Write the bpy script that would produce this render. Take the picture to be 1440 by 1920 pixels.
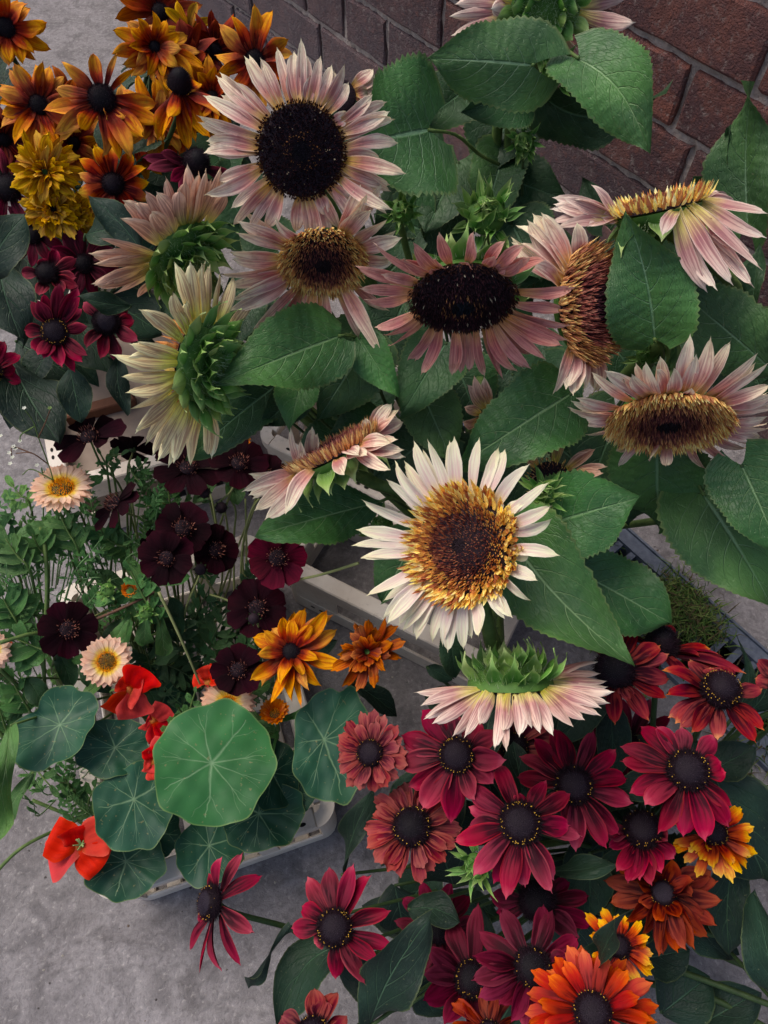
import bpy, math, random
import numpy as np
from mathutils import Vector
R = math.radians
rnd = random.Random(7)
for o in list(bpy.data.objects): bpy.data.objects.remove(o)
SC = bpy.context.scene
COL = SC.collection
# ------------------------------------------------------------------ camera, sky, sun, exposure
S = 0.76                       # working units -> metres
H = 1.15 * S                   # lens height above the paving
F = 1387.0
cam_d = bpy.data.cameras.new('camera'); cam = bpy.data.objects.new('camera', cam_d); COL.objects.link(cam)
cam.location = (0, 0, H); cam.rotation_euler = (R(30), 0, 0)
cam_d.sensor_fit = 'VERTICAL'; cam_d.sensor_height = 36; cam_d.lens = 36 * F / 1920
cam_d.clip_start = 0.02; cam_d.clip_end = 500
SC.camera = cam
SUN_EL, SUN_AZ = 62, 300
w = bpy.data.worlds.new('World'); SC.world = w; w.use_nodes = True
nt = w.node_tree; nt.nodes.clear()
sky = nt.nodes.new('ShaderNodeTexSky'); sky.sky_type = 'NISHITA'; sky.sun_disc = False
sky.sun_elevation = R(SUN_EL); sky.sun_rotation = R(SUN_AZ); sky.dust_density = 4; sky.ozone_density = 1.0
bg = nt.nodes.new('ShaderNodeBackground'); bg.inputs[1].default_value = 0.12
wo = nt.nodes.new('ShaderNodeOutputWorld'); nt.links.new(sky.outputs[0], bg.inputs[0]); nt.links.new(bg.outputs[0], wo.inputs[0])
sd = bpy.data.lights.new('sun', 'SUN'); sd.energy = 1.5; sd.angle = R(35); sd.color = (1, .93, .83)
sun = bpy.data.objects.new('sun', sd); COL.objects.link(sun)
a, e = R(SUN_AZ), R(SUN_EL)
sdir = Vector((math.sin(a) * math.cos(e), math.cos(a) * math.cos(e), math.sin(e)))
sun.rotation_euler = sdir.to_track_quat('Z', 'Y').to_euler(); sun.location = (0, 0, 5)
vs = SC.view_settings; vs.view_transform = 'Standard'; vs.look = 'None'; vs.gamma = 1; vs.use_curve_mapping = False
vs.exposure = 0.28
SC.render.engine = 'CYCLES'; SC.cycles.max_bounces = 6

# ------------------------------------------------------------------ geometry helpers
RT = np.array([1., 0, 0]); UP = np.array([0, math.cos(R(30)), math.sin(R(30))]); FW = np.array([0, math.sin(R(30)), -math.cos(R(30))])
C0 = np.array([0, 0, H])
def ray(px, py): return RT * ((px - 720) / F) + UP * ((960 - py) / F) + FW
def W(px, py, d): return C0 + ray(px, py) * d * S            # point d units in front of the lens
def G(px, py, z=0.0):                                         # point on a level plane
    r = ray(px, py); return C0 + r * ((z - H) / r[2])
def NC(n):
    v = RT * n[0] + UP * n[1] - FW * n[2]; return v / np.linalg.norm(v)
def NL(n, px, py):                                            # direction relative to the line of sight through a pixel
    z = -ray(px, py); z /= np.linalg.norm(z); x = np.cross(UP, z); x /= np.linalg.norm(x); y = np.cross(z, x)
    v = x * n[0] + y * n[1] + z * n[2]; return v / np.linalg.norm(v)
def nrm(v): return v / (np.linalg.norm(v) + 1e-12)
def PX(d): return d * S / F                                   # metres per photo pixel at depth d
def X(ox, oy, s, pts): return [(ox + p[0] / s, oy + p[1] / s) + tuple(p[2:]) for p in pts]
def lin(c): return tuple([((x / 255) / 12.92 if x <= 10 else (((x / 255) + .055) / 1.055) ** 2.4) for x in c]) + (1,)

def mesh(name, V, Fa, uv=None, col=None, smooth=True, mats=None, mi=None):
    me = bpy.data.meshes.new(name)
    me.from_pydata([tuple(v) for v in V], [], [tuple(f) for f in Fa])
    if smooth: me.polygons.foreach_set('use_smooth', [True] * len(me.polygons))
    if uv is not None:
        li = np.empty(len(me.loops), dtype=np.int32); me.loops.foreach_get('vertex_index', li)
        l = me.uv_layers.new(name='UVMap'); l.data.foreach_set('uv', np.asarray(uv, dtype=np.float32)[li].ravel())
    if col is not None:
        at = me.color_attributes.new('Col', 'FLOAT_COLOR', 'POINT')
        c = np.ones((len(V), 4), dtype=np.float32); c[:, :3] = np.asarray(col)[:, :3]; at.data.foreach_set('color', c.ravel())
    for m in (mats or []): me.materials.append(m)
    if mi is not None: me.polygons.foreach_set('material_index', mi)
    me.update(); return me
def thing(name, label, cat, loc=(0, 0, 0), group=None):
    o = bpy.data.objects.new(name, None); o.empty_display_size = .02; COL.objects.link(o); o.location = tuple(loc)
    o['label'] = label; o['category'] = cat
    if group: o['group'] = group
    return o
def part(name, V, Fa, mat, parent, uv=None, col=None, smooth=True, kind=None, label=None, loc=None):
    V = np.asarray(V, dtype=float)
    org = np.array(parent_world(parent)) if parent else np.zeros(3)
    if loc is None: loc = org
    me = mesh(name, V - np.asarray(loc), Fa, uv, col, smooth, [mat])
    o = bpy.data.objects.new(name, me); COL.objects.link(o)
    if parent: o.parent = parent
    o.location = tuple(np.asarray(loc) - org)
    if kind: o['kind'] = kind
    if label: o['label'] = label
    return o
def parent_world(p):
    v = np.array(p.location, dtype=float)
    while p.parent: p = p.parent; v = v + np.array(p.location)
    return v
def spline(P, n=24):
    P = [np.asarray(p, float) for p in P]
    Q = [P[0] * 2 - P[1]] + P + [P[-1] * 2 - P[-2]]; out = []; m = len(P) - 1
    for k in range(n + 1):
        x = k / n * m; i = min(int(x), m - 1); t = x - i; a, b, c, d = Q[i:i + 4]
        out.append(.5 * (2 * b + (c - a) * t + (2 * a - 5 * b + 4 * c - d) * t * t + (3 * b - a - 3 * c + d) * t ** 3))
    return np.array(out)
def tube_data(P, r0, r1, n=16, k=7, hair=0, rr=None):
    C = spline(P, n); V = []; Fa = []
    ref = np.array([.3, .5, .81])
    for i, c in enumerate(C):
        t = nrm(C[min(i + 1, n)] - C[max(i - 1, 0)]); s = nrm(np.cross(t, ref)); b = np.cross(t, s); r = r0 + (r1 - r0) * i / n
        for j in range(k):
            a = 2 * math.pi * j / k; q = r * (1 + .06 * math.cos(5 * a))
            V.append(c + (s * math.cos(a) + b * math.sin(a)) * q)
    for i in range(n):
        for j in range(k): Fa.append((i * k + j, i * k + (j + 1) % k, (i + 1) * k + (j + 1) % k, (i + 1) * k + j))
    Fa.append(tuple(range(k))[::-1]); Fa.append(tuple(n * k + j for j in range(k)))
    if hair:
        for _ in range(hair):
            i = rnd.randrange(1, n); a = rnd.random() * 6.283; t = nrm(C[i + 1] - C[i - 1]) if i < n else nrm(C[i] - C[i - 1])
            s = nrm(np.cross(t, ref)); b = np.cross(t, s); r = r0 + (r1 - r0) * i / n
            o = s * math.cos(a) + b * math.sin(a); c = C[i] + (C[i - 1] - C[i]) * rnd.random() + o * r * .95; hw = .00018
            tip = c + (o + t * rnd.uniform(-.5, .5)) * rnd.uniform(.0015, .0035); sd_ = np.cross(o, t)
            m = len(V); V += [c + sd_ * hw, c - sd_ * hw, tip]; Fa.append((m, m + 1, m + 2))
    return np.array(V), Fa
def tube(name, P, r0, r1, mat, parent, n=16, k=7, hair=0, label=None):
    V, Fa = tube_data(P, r0, r1, n, k, hair); return part(name, V, Fa, mat, parent, label=label)

# ------------------------------------------------------------------ materials
def newmat(name):
    m = bpy.data.materials.new(name); m.use_nodes = True; t = m.node_tree; t.nodes.clear(); return m, t
class NT:
    def __init__(s, t): s.t = t
    def n(s, ty, **k):
        x = s.t.nodes.new(ty)
        for a, b in k.items(): setattr(x, a, b)
        return x
    def l(s, a, b): s.t.links.new(a, b)
    def math(s, op, a, b=None, c=None, clamp=False):
        x = s.n('ShaderNodeMath', operation=op, use_clamp=clamp)
        for i, q in enumerate((a, b, c)):
            if q is None: continue
            if isinstance(q, (int, float)): x.inputs[i].default_value = q
            else: s.l(q, x.inputs[i])
        return x.outputs[0]
    def ramp(s, fac, stops, interp='LINEAR'):
        x = s.n('ShaderNodeValToRGB'); x.color_ramp.interpolation = interp; e = x.color_ramp.elements
        while len(e) > 1: e.remove(e[-1])
        e[0].position, e[0].color = stops[0]
        for p, c in stops[1:]:
            q = e.new(p); q.color = c
        s.l(fac, x.inputs[0]); return x.outputs[0]
    def mix(s, fac, a, b, blend='MIX'):
        x = s.n('ShaderNodeMix', data_type='RGBA', blend_type=blend)
        for i, q in ((0, fac), (6, a), (7, b)):
            if isinstance(q, (int, float)): x.inputs[i].default_value = q
            elif isinstance(q, tuple): x.inputs[i].default_value = q
            else: s.l(q, x.inputs[i])
        return x.outputs[2]
    def noise(s, vec, scale, detail=3, rough=.55, dist=0):
        x = s.n('ShaderNodeTexNoise'); x.inputs['Scale'].default_value = scale; x.inputs['Detail'].default_value = detail
        x.inputs['Roughness'].default_value = rough; x.inputs['Distortion'].default_value = dist
        if vec is not None: s.l(vec, x.inputs['Vector'])
        return x.outputs[0]
    def comb(s, a, b, c):
        x = s.n('ShaderNodeCombineXYZ')
        for i, q in enumerate((a, b, c)):
            if isinstance(q, (int, float)): x.inputs[i].default_value = q
            else: s.l(q, x.inputs[i])
        return x.outputs[0]
def finish(N, col, rough=.6, bump=None, bstr=.3, bdist=.001, trans=0.0, tcol=None, spec=.3, sheen=0):
    b = N.n('ShaderNodeBsdfPrincipled'); out = N.n('ShaderNodeOutputMaterial')
    if isinstance(col, tuple): b.inputs['Base Color'].default_value = col
    else: N.l(col, b.inputs['Base Color'])
    if isinstance(rough, (int, float)): b.inputs['Roughness'].default_value = rough
    else: N.l(rough, b.inputs['Roughness'])
    b.inputs['Specular IOR Level'].default_value = spec
    if sheen: b.inputs['Sheen Weight'].default_value = sheen
    if bump is not None:
        bp = N.n('ShaderNodeBump'); bp.inputs['Strength'].default_value = bstr; bp.inputs['Distance'].default_value = bdist
        N.l(bump, bp.inputs['Height']); N.l(bp.outputs[0], b.inputs['Normal'])
    sh = b.outputs[0]
    if trans:
        t = N.n('ShaderNodeBsdfTranslucent'); mx = N.n('ShaderNodeMixShader'); mx.inputs[0].default_value = trans
        if isinstance(tcol if tcol is not None else col, tuple): t.inputs[0].default_value = tcol or col
        else: N.l(tcol if tcol is not None else col, t.inputs[0])
        N.l(sh, mx.inputs[1]); N.l(t.outputs[0], mx.inputs[2]); sh = mx.outputs[0]
    N.l(sh, out.inputs[0]); return b

def petal_mat(name, stops, stripe, samt, sfreq=9, trans=.18, rough=.6, edge=None, var=.12, blot=.0, rag=.12, gain=1.0):
    m, t = newmat(name); N = NT(t)
    uvn = N.n('ShaderNodeUVMap'); uvn.uv_map = 'UVMap'; sp = N.n('ShaderNodeSeparateXYZ'); N.l(uvn.outputs[0], sp.inputs[0])
    u, v = sp.outputs[0], sp.outputs[1]; oi = N.n('ShaderNodeObjectInfo'); rr = oi.outputs['Random']
    rs = N.math('MULTIPLY', rr, 37.0)
    nz = N.noise(N.comb(N.math('MULTIPLY', u, sfreq), N.math('MULTIPLY', v, 1.6), rs), 1.0, 4, .65)
    nz2 = N.noise(N.comb(N.math('MULTIPLY', u, sfreq * 2.1), N.math('MULTIPLY', v, 1.5), rs), 1.0, 2, .45)
    # ragged colour boundary along the stripes
    vv = N.math('ADD', v, N.math('MULTIPLY', N.math('SUBTRACT', nz, .5), rag * 2))
    vv = N.math('ADD', vv, N.math('MULTIPLY', N.math('SUBTRACT', rr, .5), .16))
    col = N.ramp(vv, [(p, tuple(min(1, x * gain) for x in lin(c)[:3]) + (1,)) for p, c in stops])
    sm = N.math('MULTIPLY', N.ramp(nz2, [(.44, (0, 0, 0, 1)), (.58, (1, 1, 1, 1))]), min(1, samt * 1.35))
    fade = N.ramp(v, [(0, (.5,) * 3 + (1,)), (.35, (1, 1, 1, 1)), (.8, (.8,) * 3 + (1,)), (1, (.2,) * 3 + (1,))])
    sm = N.math('MULTIPLY', sm, fade)
    col = N.mix(sm, col, lin(stripe))
    if blot:
        tc = N.n('ShaderNodeTexCoord'); bn = N.noise(tc.outputs['Object'], 160, 3, .6)
        col = N.mix(N.math('MULTIPLY', N.ramp(bn, [(.52, (0, 0, 0, 1)), (.68, (1, 1, 1, 1))]), blot), col, lin((120, 75, 45)))
    if edge:
        eu = N.math('ABSOLUTE', N.math('SUBTRACT', u, .5)); em = N.ramp(eu, [(.40, (0, 0, 0, 1)), (.49, (1, 1, 1, 1))])
        col = N.mix(N.math('MULTIPLY', em, .5), col, lin(edge))
    hs = N.n('ShaderNodeHueSaturation'); N.l(col, hs.inputs['Color'])
    N.l(N.math('MULTIPLY_ADD', rr, var * 2, 1 - var), hs.inputs['Value'])
    N.l(N.math('MULTIPLY_ADD', N.math('FRACT', N.math('MULTIPLY', rr, 7.3)), .008, .496), hs.inputs['Hue'])
    N.l(N.math('MULTIPLY_ADD', N.math('FRACT', N.math('MULTIPLY', rr, 13.7)), .14, .93), hs.inputs['Saturation'])
    finish(N, hs.outputs[0], rough, N.math('ADD', nz2, nz), .5, .0008, trans, spec=.1)
    return m
def leaf_mat(name, c1, c2, vein, nv=7, slope=.38, rough=.5, trans=.16, vstr=.7, gloss=.5):
    m, t = newmat(name); N = NT(t)
    uvn = N.n('ShaderNodeUVMap'); uvn.uv_map = 'UVMap'; sp = N.n('ShaderNodeSeparateXYZ'); N.l(uvn.outputs[0], sp.inputs[0])
    u = N.math('MULTIPLY_ADD', sp.outputs[0], 2, -1); v = sp.outputs[1]; au = N.math('ABSOLUTE', u)
    oi = N.n('ShaderNodeObjectInfo'); rr = oi.outputs['Random']; tc = N.n('ShaderNodeTexCoord')
    side = N.math('MULTIPLY', N.math('GREATER_THAN', u, 0), .4)
    s = N.math('MULTIPLY_ADD', N.math('SUBTRACT', v, N.math('MULTIPLY', N.math('POWER', au, 1.25), slope)), nv, side)
    d = N.math('ABSOLUTE', N.math('SUBTRACT', N.math('FRACT', N.math('ADD', s, 20)), .5))     # .5 at the vein
    sv = N.ramp(N.math('SUBTRACT', d, N.math('MULTIPLY', au, .02)), [(.445, (0, 0, 0, 1)), (.488, (1, 1, 1, 1))])
    sv = N.math('MULTIPLY', sv, N.ramp(au, [(0, (1, 1, 1, 1)), (.6, (.6,) * 3 + (1,)), (.95, (.0,) * 3 + (1,))]))
    mr = N.ramp(N.math('ADD', au, N.math('MULTIPLY', v, .015)), [(.02, (1, 1, 1, 1)), (.05, (0, 0, 0, 1))])
    fine = N.n('ShaderNodeTexVoronoi', feature='DISTANCE_TO_EDGE'); fine.inputs['Scale'].default_value = 1
    N.l(N.comb(N.math('MULTIPLY', u, 13), N.math('MULTIPLY', s, 2.2), rr), fine.inputs['Vector'])
    fv = N.ramp(fine.outputs[0], [(0, (1, 1, 1, 1)), (.07, (0, 0, 0, 1))])
    vm = N.math('MAXIMUM', sv, mr)
    n1 = N.noise(tc.outputs['Object'], 35, 3, .6); n2 = N.noise(tc.outputs['Object'], 260, 3, .6)
    col = N.mix(N.ramp(n1, [(.3, (0, 0, 0, 1)), (.7, (1, 1, 1, 1))]), lin(c1), lin(c2))
    col = N.mix(N.math('MULTIPLY', n2, .25), col, lin(tuple(x * .7 for x in c1)))
    col = N.mix(N.math('MULTIPLY', fv, .12), col, lin(vein))
    col = N.mix(N.math('MULTIPLY', vm, vstr), col, lin(vein))
    big = N.noise(tc.outputs['Object'], 14, 2, .5); col = N.mix(N.math('MULTIPLY', N.ramp(big, [(.5, (0, 0, 0, 1)), (.72, (1, 1, 1, 1))]), .45), col, lin(tuple(min(255, x * 1.35 + (14, 12, 0)[i]) for i, x in enumerate(c2))))
    eg = N.ramp(N.math('ADD', au, N.math('MULTIPLY', n2, .05)), [(.96, (0, 0, 0, 1)), (1, (1, 1, 1, 1))]); col = N.mix(N.math('MULTIPLY', eg, .35), col, lin((120, 130, 78)))
    # small dry specks
    sk = N.noise(tc.outputs['Object'], 420, 1, .5); col = N.mix(N.math('MULTIPLY', N.ramp(sk, [(.74, (0, 0, 0, 1)), (.77, (1, 1, 1, 1))]), .5), col, lin((120, 125, 90)))
    hs = N.n('ShaderNodeHueSaturation'); N.l(col, hs.inputs['Color']); N.l(N.math('MULTIPLY_ADD', rr, .4, .8), hs.inputs['Value'])
    N.l(N.math('MULTIPLY_ADD', N.math('FRACT', N.math('MULTIPLY', rr, 9.1)), .03, .485), hs.inputs['Hue'])
    hgt = N.math('ADD', N.math('MULTIPLY', fv, -.2), N.math('ADD', N.math('MULTIPLY', vm, -1.0), N.math('MULTIPLY', n2, .5)))
    finish(N, hs.outputs[0], N.math('MULTIPLY_ADD', n2, .25, rough - .14), hgt, .7, .0016, trans, spec=gloss)
    return m
def attr_mat(name, rough=.7, trans=.1, var=.0, spec=.2):
    m, t = newmat(name); N = NT(t); a = N.n('ShaderNodeAttribute'); a.attribute_name = 'Col'
    tc = N.n('ShaderNodeTexCoord'); n = N.noise(tc.outputs['Object'], 900, 2)
    col = N.mix(.35, a.outputs[0], N.mix(1.0, a.outputs[0], N.ramp(n, [(.3, (.5,) * 3 + (1,)), (.7, (1.5,) * 3 + (1,))]), 'MULTIPLY'))
    finish(N, col, rough, n, .8, .0006, trans=trans, spec=spec); return m
def plain(name, c1, c2, scale, rough=.6, bump=.3, trans=0, spec=.3, bd=.001):
    m, t = newmat(name); N = NT(t); tc = N.n('ShaderNodeTexCoord'); n = N.noise(tc.outputs['Object'], scale, 5, .6)
    col = N.mix(N.ramp(n, [(.3, (0, 0, 0, 1)), (.7, (1, 1, 1, 1))]), lin(c1), lin(c2))
    finish(N, col, rough, n, bump, bd, trans, spec=spec); return m

PAL = {
 'pink':  petal_mat('petal_pink_sunflower', [(.0, (196, 146, 60)), (.14, (214, 172, 104)), (.3, (212, 150, 132)), (.46, (224, 176, 162)), (.62, (240, 216, 192)), (1, (240, 230, 192))], (160, 72, 90), .42, 4, edge=(242, 228, 204), gain=1.15, blot=.25),
 'rose':  petal_mat('petal_rose_sunflower', [(.0, (200, 142, 72)), (.2, (212, 150, 108)), (.45, (204, 130, 124)), (.85, (216, 158, 144)), (1, (228, 196, 168))], (150, 64, 76), .42, 4, edge=(214, 165, 150), blot=.3, gain=1.05),
 'cream': petal_mat('petal_cream_sunflower', [(.0, (236, 210, 105)), (.15, (238, 226, 168)), (.35, (236, 218, 204)), (.6, (242, 236, 208)), (1, (238, 234, 190))], (212, 158, 172), .32, 3, edge=(242, 240, 218), var=.05),
 'lemon': petal_mat('petal_back_lemon', [(.0, (216, 202, 80)), (.25, (228, 216, 120)), (.5, (222, 200, 150)), (.85, (234, 222, 172)), (1, (238, 230, 186))], (158, 100, 88), .5, 4.5, edge=(240, 234, 190), blot=.15, gain=1.25),
 'tan':   petal_mat('petal_back_tan', [(.0, (208, 198, 80)), (.2, (212, 180, 108)), (.5, (198, 152, 126)), (.85, (212, 172, 148)), (1, (228, 202, 168))], (136, 78, 74), .5, 4.5, edge=(222, 190, 162), blot=.2, gain=1.25),
 'blush': petal_mat('petal_back_blush', [(.0, (206, 200, 80)), (.2, (222, 202, 130)), (.42, (206, 156, 148)), (.8, (230, 204, 188)), (1, (240, 226, 206))], (148, 80, 96), .5, 4.5, edge=(238, 222, 206), blot=.15, gain=1.12),
 'crimson': petal_mat('petal_crimson', [(0, (26, 1, 10)), (.38, (56, 2, 22)), (.6, (104, 5, 36)), (.82, (144, 18, 54)), (1, (186, 70, 90))], (176, 46, 74), .22, 3, trans=.08, edge=(186, 50, 66)),
 'wine':  petal_mat('petal_wine', [(0, (28, 1, 10)), (.4, (52, 3, 20)), (.75, (90, 8, 36)), (1, (132, 32, 62))], (136, 34, 66), .25, 3, trans=.08, edge=(136, 34, 60)),
 'redgold': petal_mat('petal_red_gold', [(0, (28, 1, 10)), (.45, (66, 3, 24)), (.7, (116, 12, 38)), (.88, (156, 44, 48)), (1, (206, 126, 70))], (178, 66, 60), .32, 3, trans=.08),
 'faded': petal_mat('petal_faded_rose', [(0, (36, 1, 14)), (.4, (76, 5, 30)), (.65, (124, 30, 48)), (1, (166, 84, 76))], (168, 78, 66), .42, 3, trans=.1, edge=(184, 86, 76)),
 'orange': petal_mat('petal_orange', [(0, (60, 10, 10)), (.28, (104, 12, 8)), (.42, (176, 66, 6)), (.56, (224, 138, 6)), (.85, (240, 168, 10)), (1, (220, 124, 14))], (172, 52, 8), .45, 3, trans=.12, blot=.3, rag=.22),
 'copper': petal_mat('petal_copper', [(0, (50, 8, 8)), (.3, (110, 26, 8)), (.6, (178, 72, 8)), (1, (220, 124, 14))], (120, 26, 8), .5, 3, trans=.1, blot=.3),
 'fire':  petal_mat('petal_fire', [(0, (50, 3, 5)), (.42, (112, 9, 4)), (.68, (184, 42, 5)), (1, (228, 104, 10))], (170, 24, 8), .5, 2.6, trans=.12),
 'gold':  petal_mat('petal_gold_tip', [(0, (60, 5, 16)), (.42, (120, 16, 12)), (.6, (214, 86, 12)), (.8, (244, 172, 18)), (1, (246, 200, 34))], (206, 70, 10), .42, 3, trans=.12),
 'rust':  petal_mat('petal_rust', [(0, (36, 2, 8)), (.45, (66, 6, 12)), (.75, (118, 28, 14)), (1, (176, 70, 22))], (160, 58, 26), .35, 3, trans=.08),
 'mustard': petal_mat('petal_mustard', [(0, (120, 66, 4)), (.4, (198, 144, 8)), (1, (232, 182, 16))], (160, 66, 10), .45, 3, trans=.12),
 'maroon': petal_mat('petal_chocolate', [(0, (14, 1, 6)), (.5, (27, 2, 11)), (1, (42, 3, 16))], (18, 1, 8), .35, 5, trans=.05, rough=.85, var=.3),
 'claret': petal_mat('petal_claret', [(0, (36, 2, 15)), (.5, (74, 3, 26)), (1, (98, 6, 33))], (48, 1, 18), .4, 5, trans=.06, rough=.85),
 'peach': petal_mat('petal_peach', [(0, (242, 186, 20)), (.3, (246, 218, 96)), (.5, (244, 216, 184)), (1, (240, 194, 168))], (222, 160, 130), .3, 3, trans=.25, var=.05, gain=1.05),
 'apricot': petal_mat('petal_apricot', [(0, (235, 140, 20)), (.5, (238, 155, 50)), (1, (238, 170, 120))], (225, 130, 60), .35, 4, trans=.25),
 'tanger': petal_mat('petal_tangerine', [(0, (225, 100, 4)), (1, (240, 146, 10))], (215, 90, 8), .4, 4, trans=.25),
 'scarlet': petal_mat('petal_scarlet', [(0, (200, 70, 20)), (.2, (206, 30, 18)), (1, (222, 36, 24))], (180, 16, 16), .35, 3.5, trans=.12, edge=(236, 80, 60), var=.05),
 'bract': petal_mat('bract_green', [(0, (52, 96, 38)), (.5, (84, 132, 58)), (1, (150, 176, 104))], (118, 158, 86), .35, 3.5, trans=.12, edge=(176, 204, 134), rough=.55, gain=1.35),
 'bractp': petal_mat('bract_pale', [(0, (92, 132, 58)), (.5, (128, 160, 84)), (1, (176, 192, 128))], (150, 182, 110), .35, 3.5, trans=.12, edge=(182, 202, 140), rough=.55, gain=1.1),
}
M = {
 'sleaf': leaf_mat('sunflower_leaf', (48, 86, 46), (68, 112, 58), (112, 148, 112), 6.5, .42, .55, vstr=.9),
 'sleafd': leaf_mat('sunflower_leaf_dark', (34, 66, 38), (48, 88, 48), (88, 124, 92), 6.5, .42, .55, vstr=.9),
 'sleafv': leaf_mat('sunflower_leaf_vivid', (48, 90, 48), (70, 118, 58), (128, 162, 112), 6.5, .42, .5, vstr=.9),
 'rleaf': leaf_mat('rudbeckia_leaf', (16, 38, 28), (28, 58, 42), (78, 112, 84), 4, .6, .6, vstr=.75),
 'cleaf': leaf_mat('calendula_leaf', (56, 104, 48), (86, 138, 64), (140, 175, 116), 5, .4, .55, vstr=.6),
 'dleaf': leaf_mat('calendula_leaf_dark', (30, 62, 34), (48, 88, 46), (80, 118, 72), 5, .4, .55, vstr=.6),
 'stem': plain('stem_green', (72, 98, 48), (104, 126, 66), 120, .6, .3, .05),
 'stemd': plain('stem_dark_green', (46, 66, 38), (66, 88, 48), 120, .6, .3),
 'stemp': plain('stem_pale', (128, 136, 82), (150, 156, 100), 120, .55, .2),
 'stemb': plain('stem_brown', (84, 58, 44), (108, 74, 54), 120, .6, .2),
 'bract': PAL['bract'], 'bractp': PAL['bractp'], 'recept': plain('receptacle_green', (66, 104, 44), (92, 132, 58), 130, .6, .4, .05),
 'florets': attr_mat('disc_floret', .65, .2),
 'dark': plain('cone_dark', (26, 14, 22), (44, 28, 38), 400, .8, .4),
 'hair': plain('plant_hair', (150, 172, 132), (176, 194, 156), 300, .6, .0, .3),
 'white': plain('tiny_white_petal', (205, 208, 190), (225, 226, 212), 300, .6, .1, .2),
}
# ------------------------------------------------------------------ petals, leaves, heads
SHP = {
 'sun': ([0, .12, .35, .6, .8, .93, 1], [.42, .62, .95, 1, .72, .32, .03]),
 'rud': ([0, .2, .45, .65, .82, .93, 1], [.42, .78, 1, .94, .66, .33, .03]),
 'cos': ([0, .15, .4, .7, .88, .97, 1], [.2, .38, .66, .88, .82, .52, .3]),
 'cal': ([0, .2, .5, .85, .96, 1], [.5, .7, .9, 1, .8, .5]),
 'dbl': ([0, .2, .5, .8, .95, 1], [.4, .7, .95, 1, .65, .3]),
 'bract': ([0, .18, .42, .58, .74, .87, 1], [.85, 1, .96, .72, .32, .12, .01]),
 'scale': ([0, .2, .45, .65, .8, .9, 1], [.8, .95, 1, .9, .55, .22, .03]),
 'nas': ([0, .12, .3, .5, .8, .95, 1], [.4, .6, .85, 1.0, 1.1, 1.0, .8]),
}
def petal_data(B, T, N, w_, shape='sun', arch=.06, cup=.15, twist=0, sway=0, nu=4, nv=8, ridge=.04, curl=0, wav=0):
    d = T - B; L = np.linalg.norm(d); t = d / L
    s = np.cross(t, N)
    if np.linalg.norm(s) < 1e-3: s = np.cross(t, RT)
    s = nrm(s); n = np.cross(s, t)
    v = np.linspace(0, 1, nv + 1)[:, None]; u = np.linspace(-1, 1, nu + 1)[None, :]
    wv = np.interp(v, *SHP[shape]) * w_ / 2
    tw = twist * v
    f1, f2, f3 = rnd.uniform(0, 6.28), rnd.uniform(0, 6.28), rnd.uniform(3, 7)
    if shape in ('sun', 'rud', 'dbl', 'nas'): wv = wv * (1 + .10 * np.sin(v * f3 + f1) * (u > 0) + .10 * np.sin(v * f3 * 1.3 + f2) * (u < 0))
    if shape == 'cal' or shape == 'dbl': vv = v - .05 * np.abs(u) ** 2 * (v > .9)
    else: vv = v
    vv = vv - (.06 * u * u) * (v > .97)
    along = vv * L; lat = u * wv + sway * L * np.sin(np.pi * v * .9)
    out = arch * L * np.sin(np.pi * v) + curl * L * np.clip(v - .55, 0, 1) ** 2 * 4 + wav * L * np.sin(v * 9 + u)
    nn = cup * wv * 2 * u * u + ridge * wv * np.cos(u * 3 * np.pi) * np.sin(np.pi * v)
    P = B[None, None] + t * along[..., None] + s * (lat * 1.0)[..., None] * 1 + n * out[..., None]
    # local frame twist
    ct, st = np.cos(tw), np.sin(tw)
    P = P + s * ((u * wv) * (ct - 1) - nn * st)[..., None] + n * ((u * wv) * st + nn * ct)[..., None]
    V = P.reshape(-1, 3)
    uv = np.stack(np.broadcast_arrays((u + 1) / 2, v), -1).reshape(-1, 2)
    k = nu + 1
    Fa = [(i * k + j, i * k + j + 1, (i + 1) * k + j + 1, (i + 1) * k + j) for i in range(nv) for j in range(nu)]
    return V, Fa, uv
def petal(parent, B, T, N, w_, mat, name='petal', label=None, **k):
    V, Fa, uv = petal_data(np.asarray(B), np.asarray(T), np.asarray(N), w_, **k)
    return part(name, V, Fa, mat, parent, uv=uv, label=label)

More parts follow.
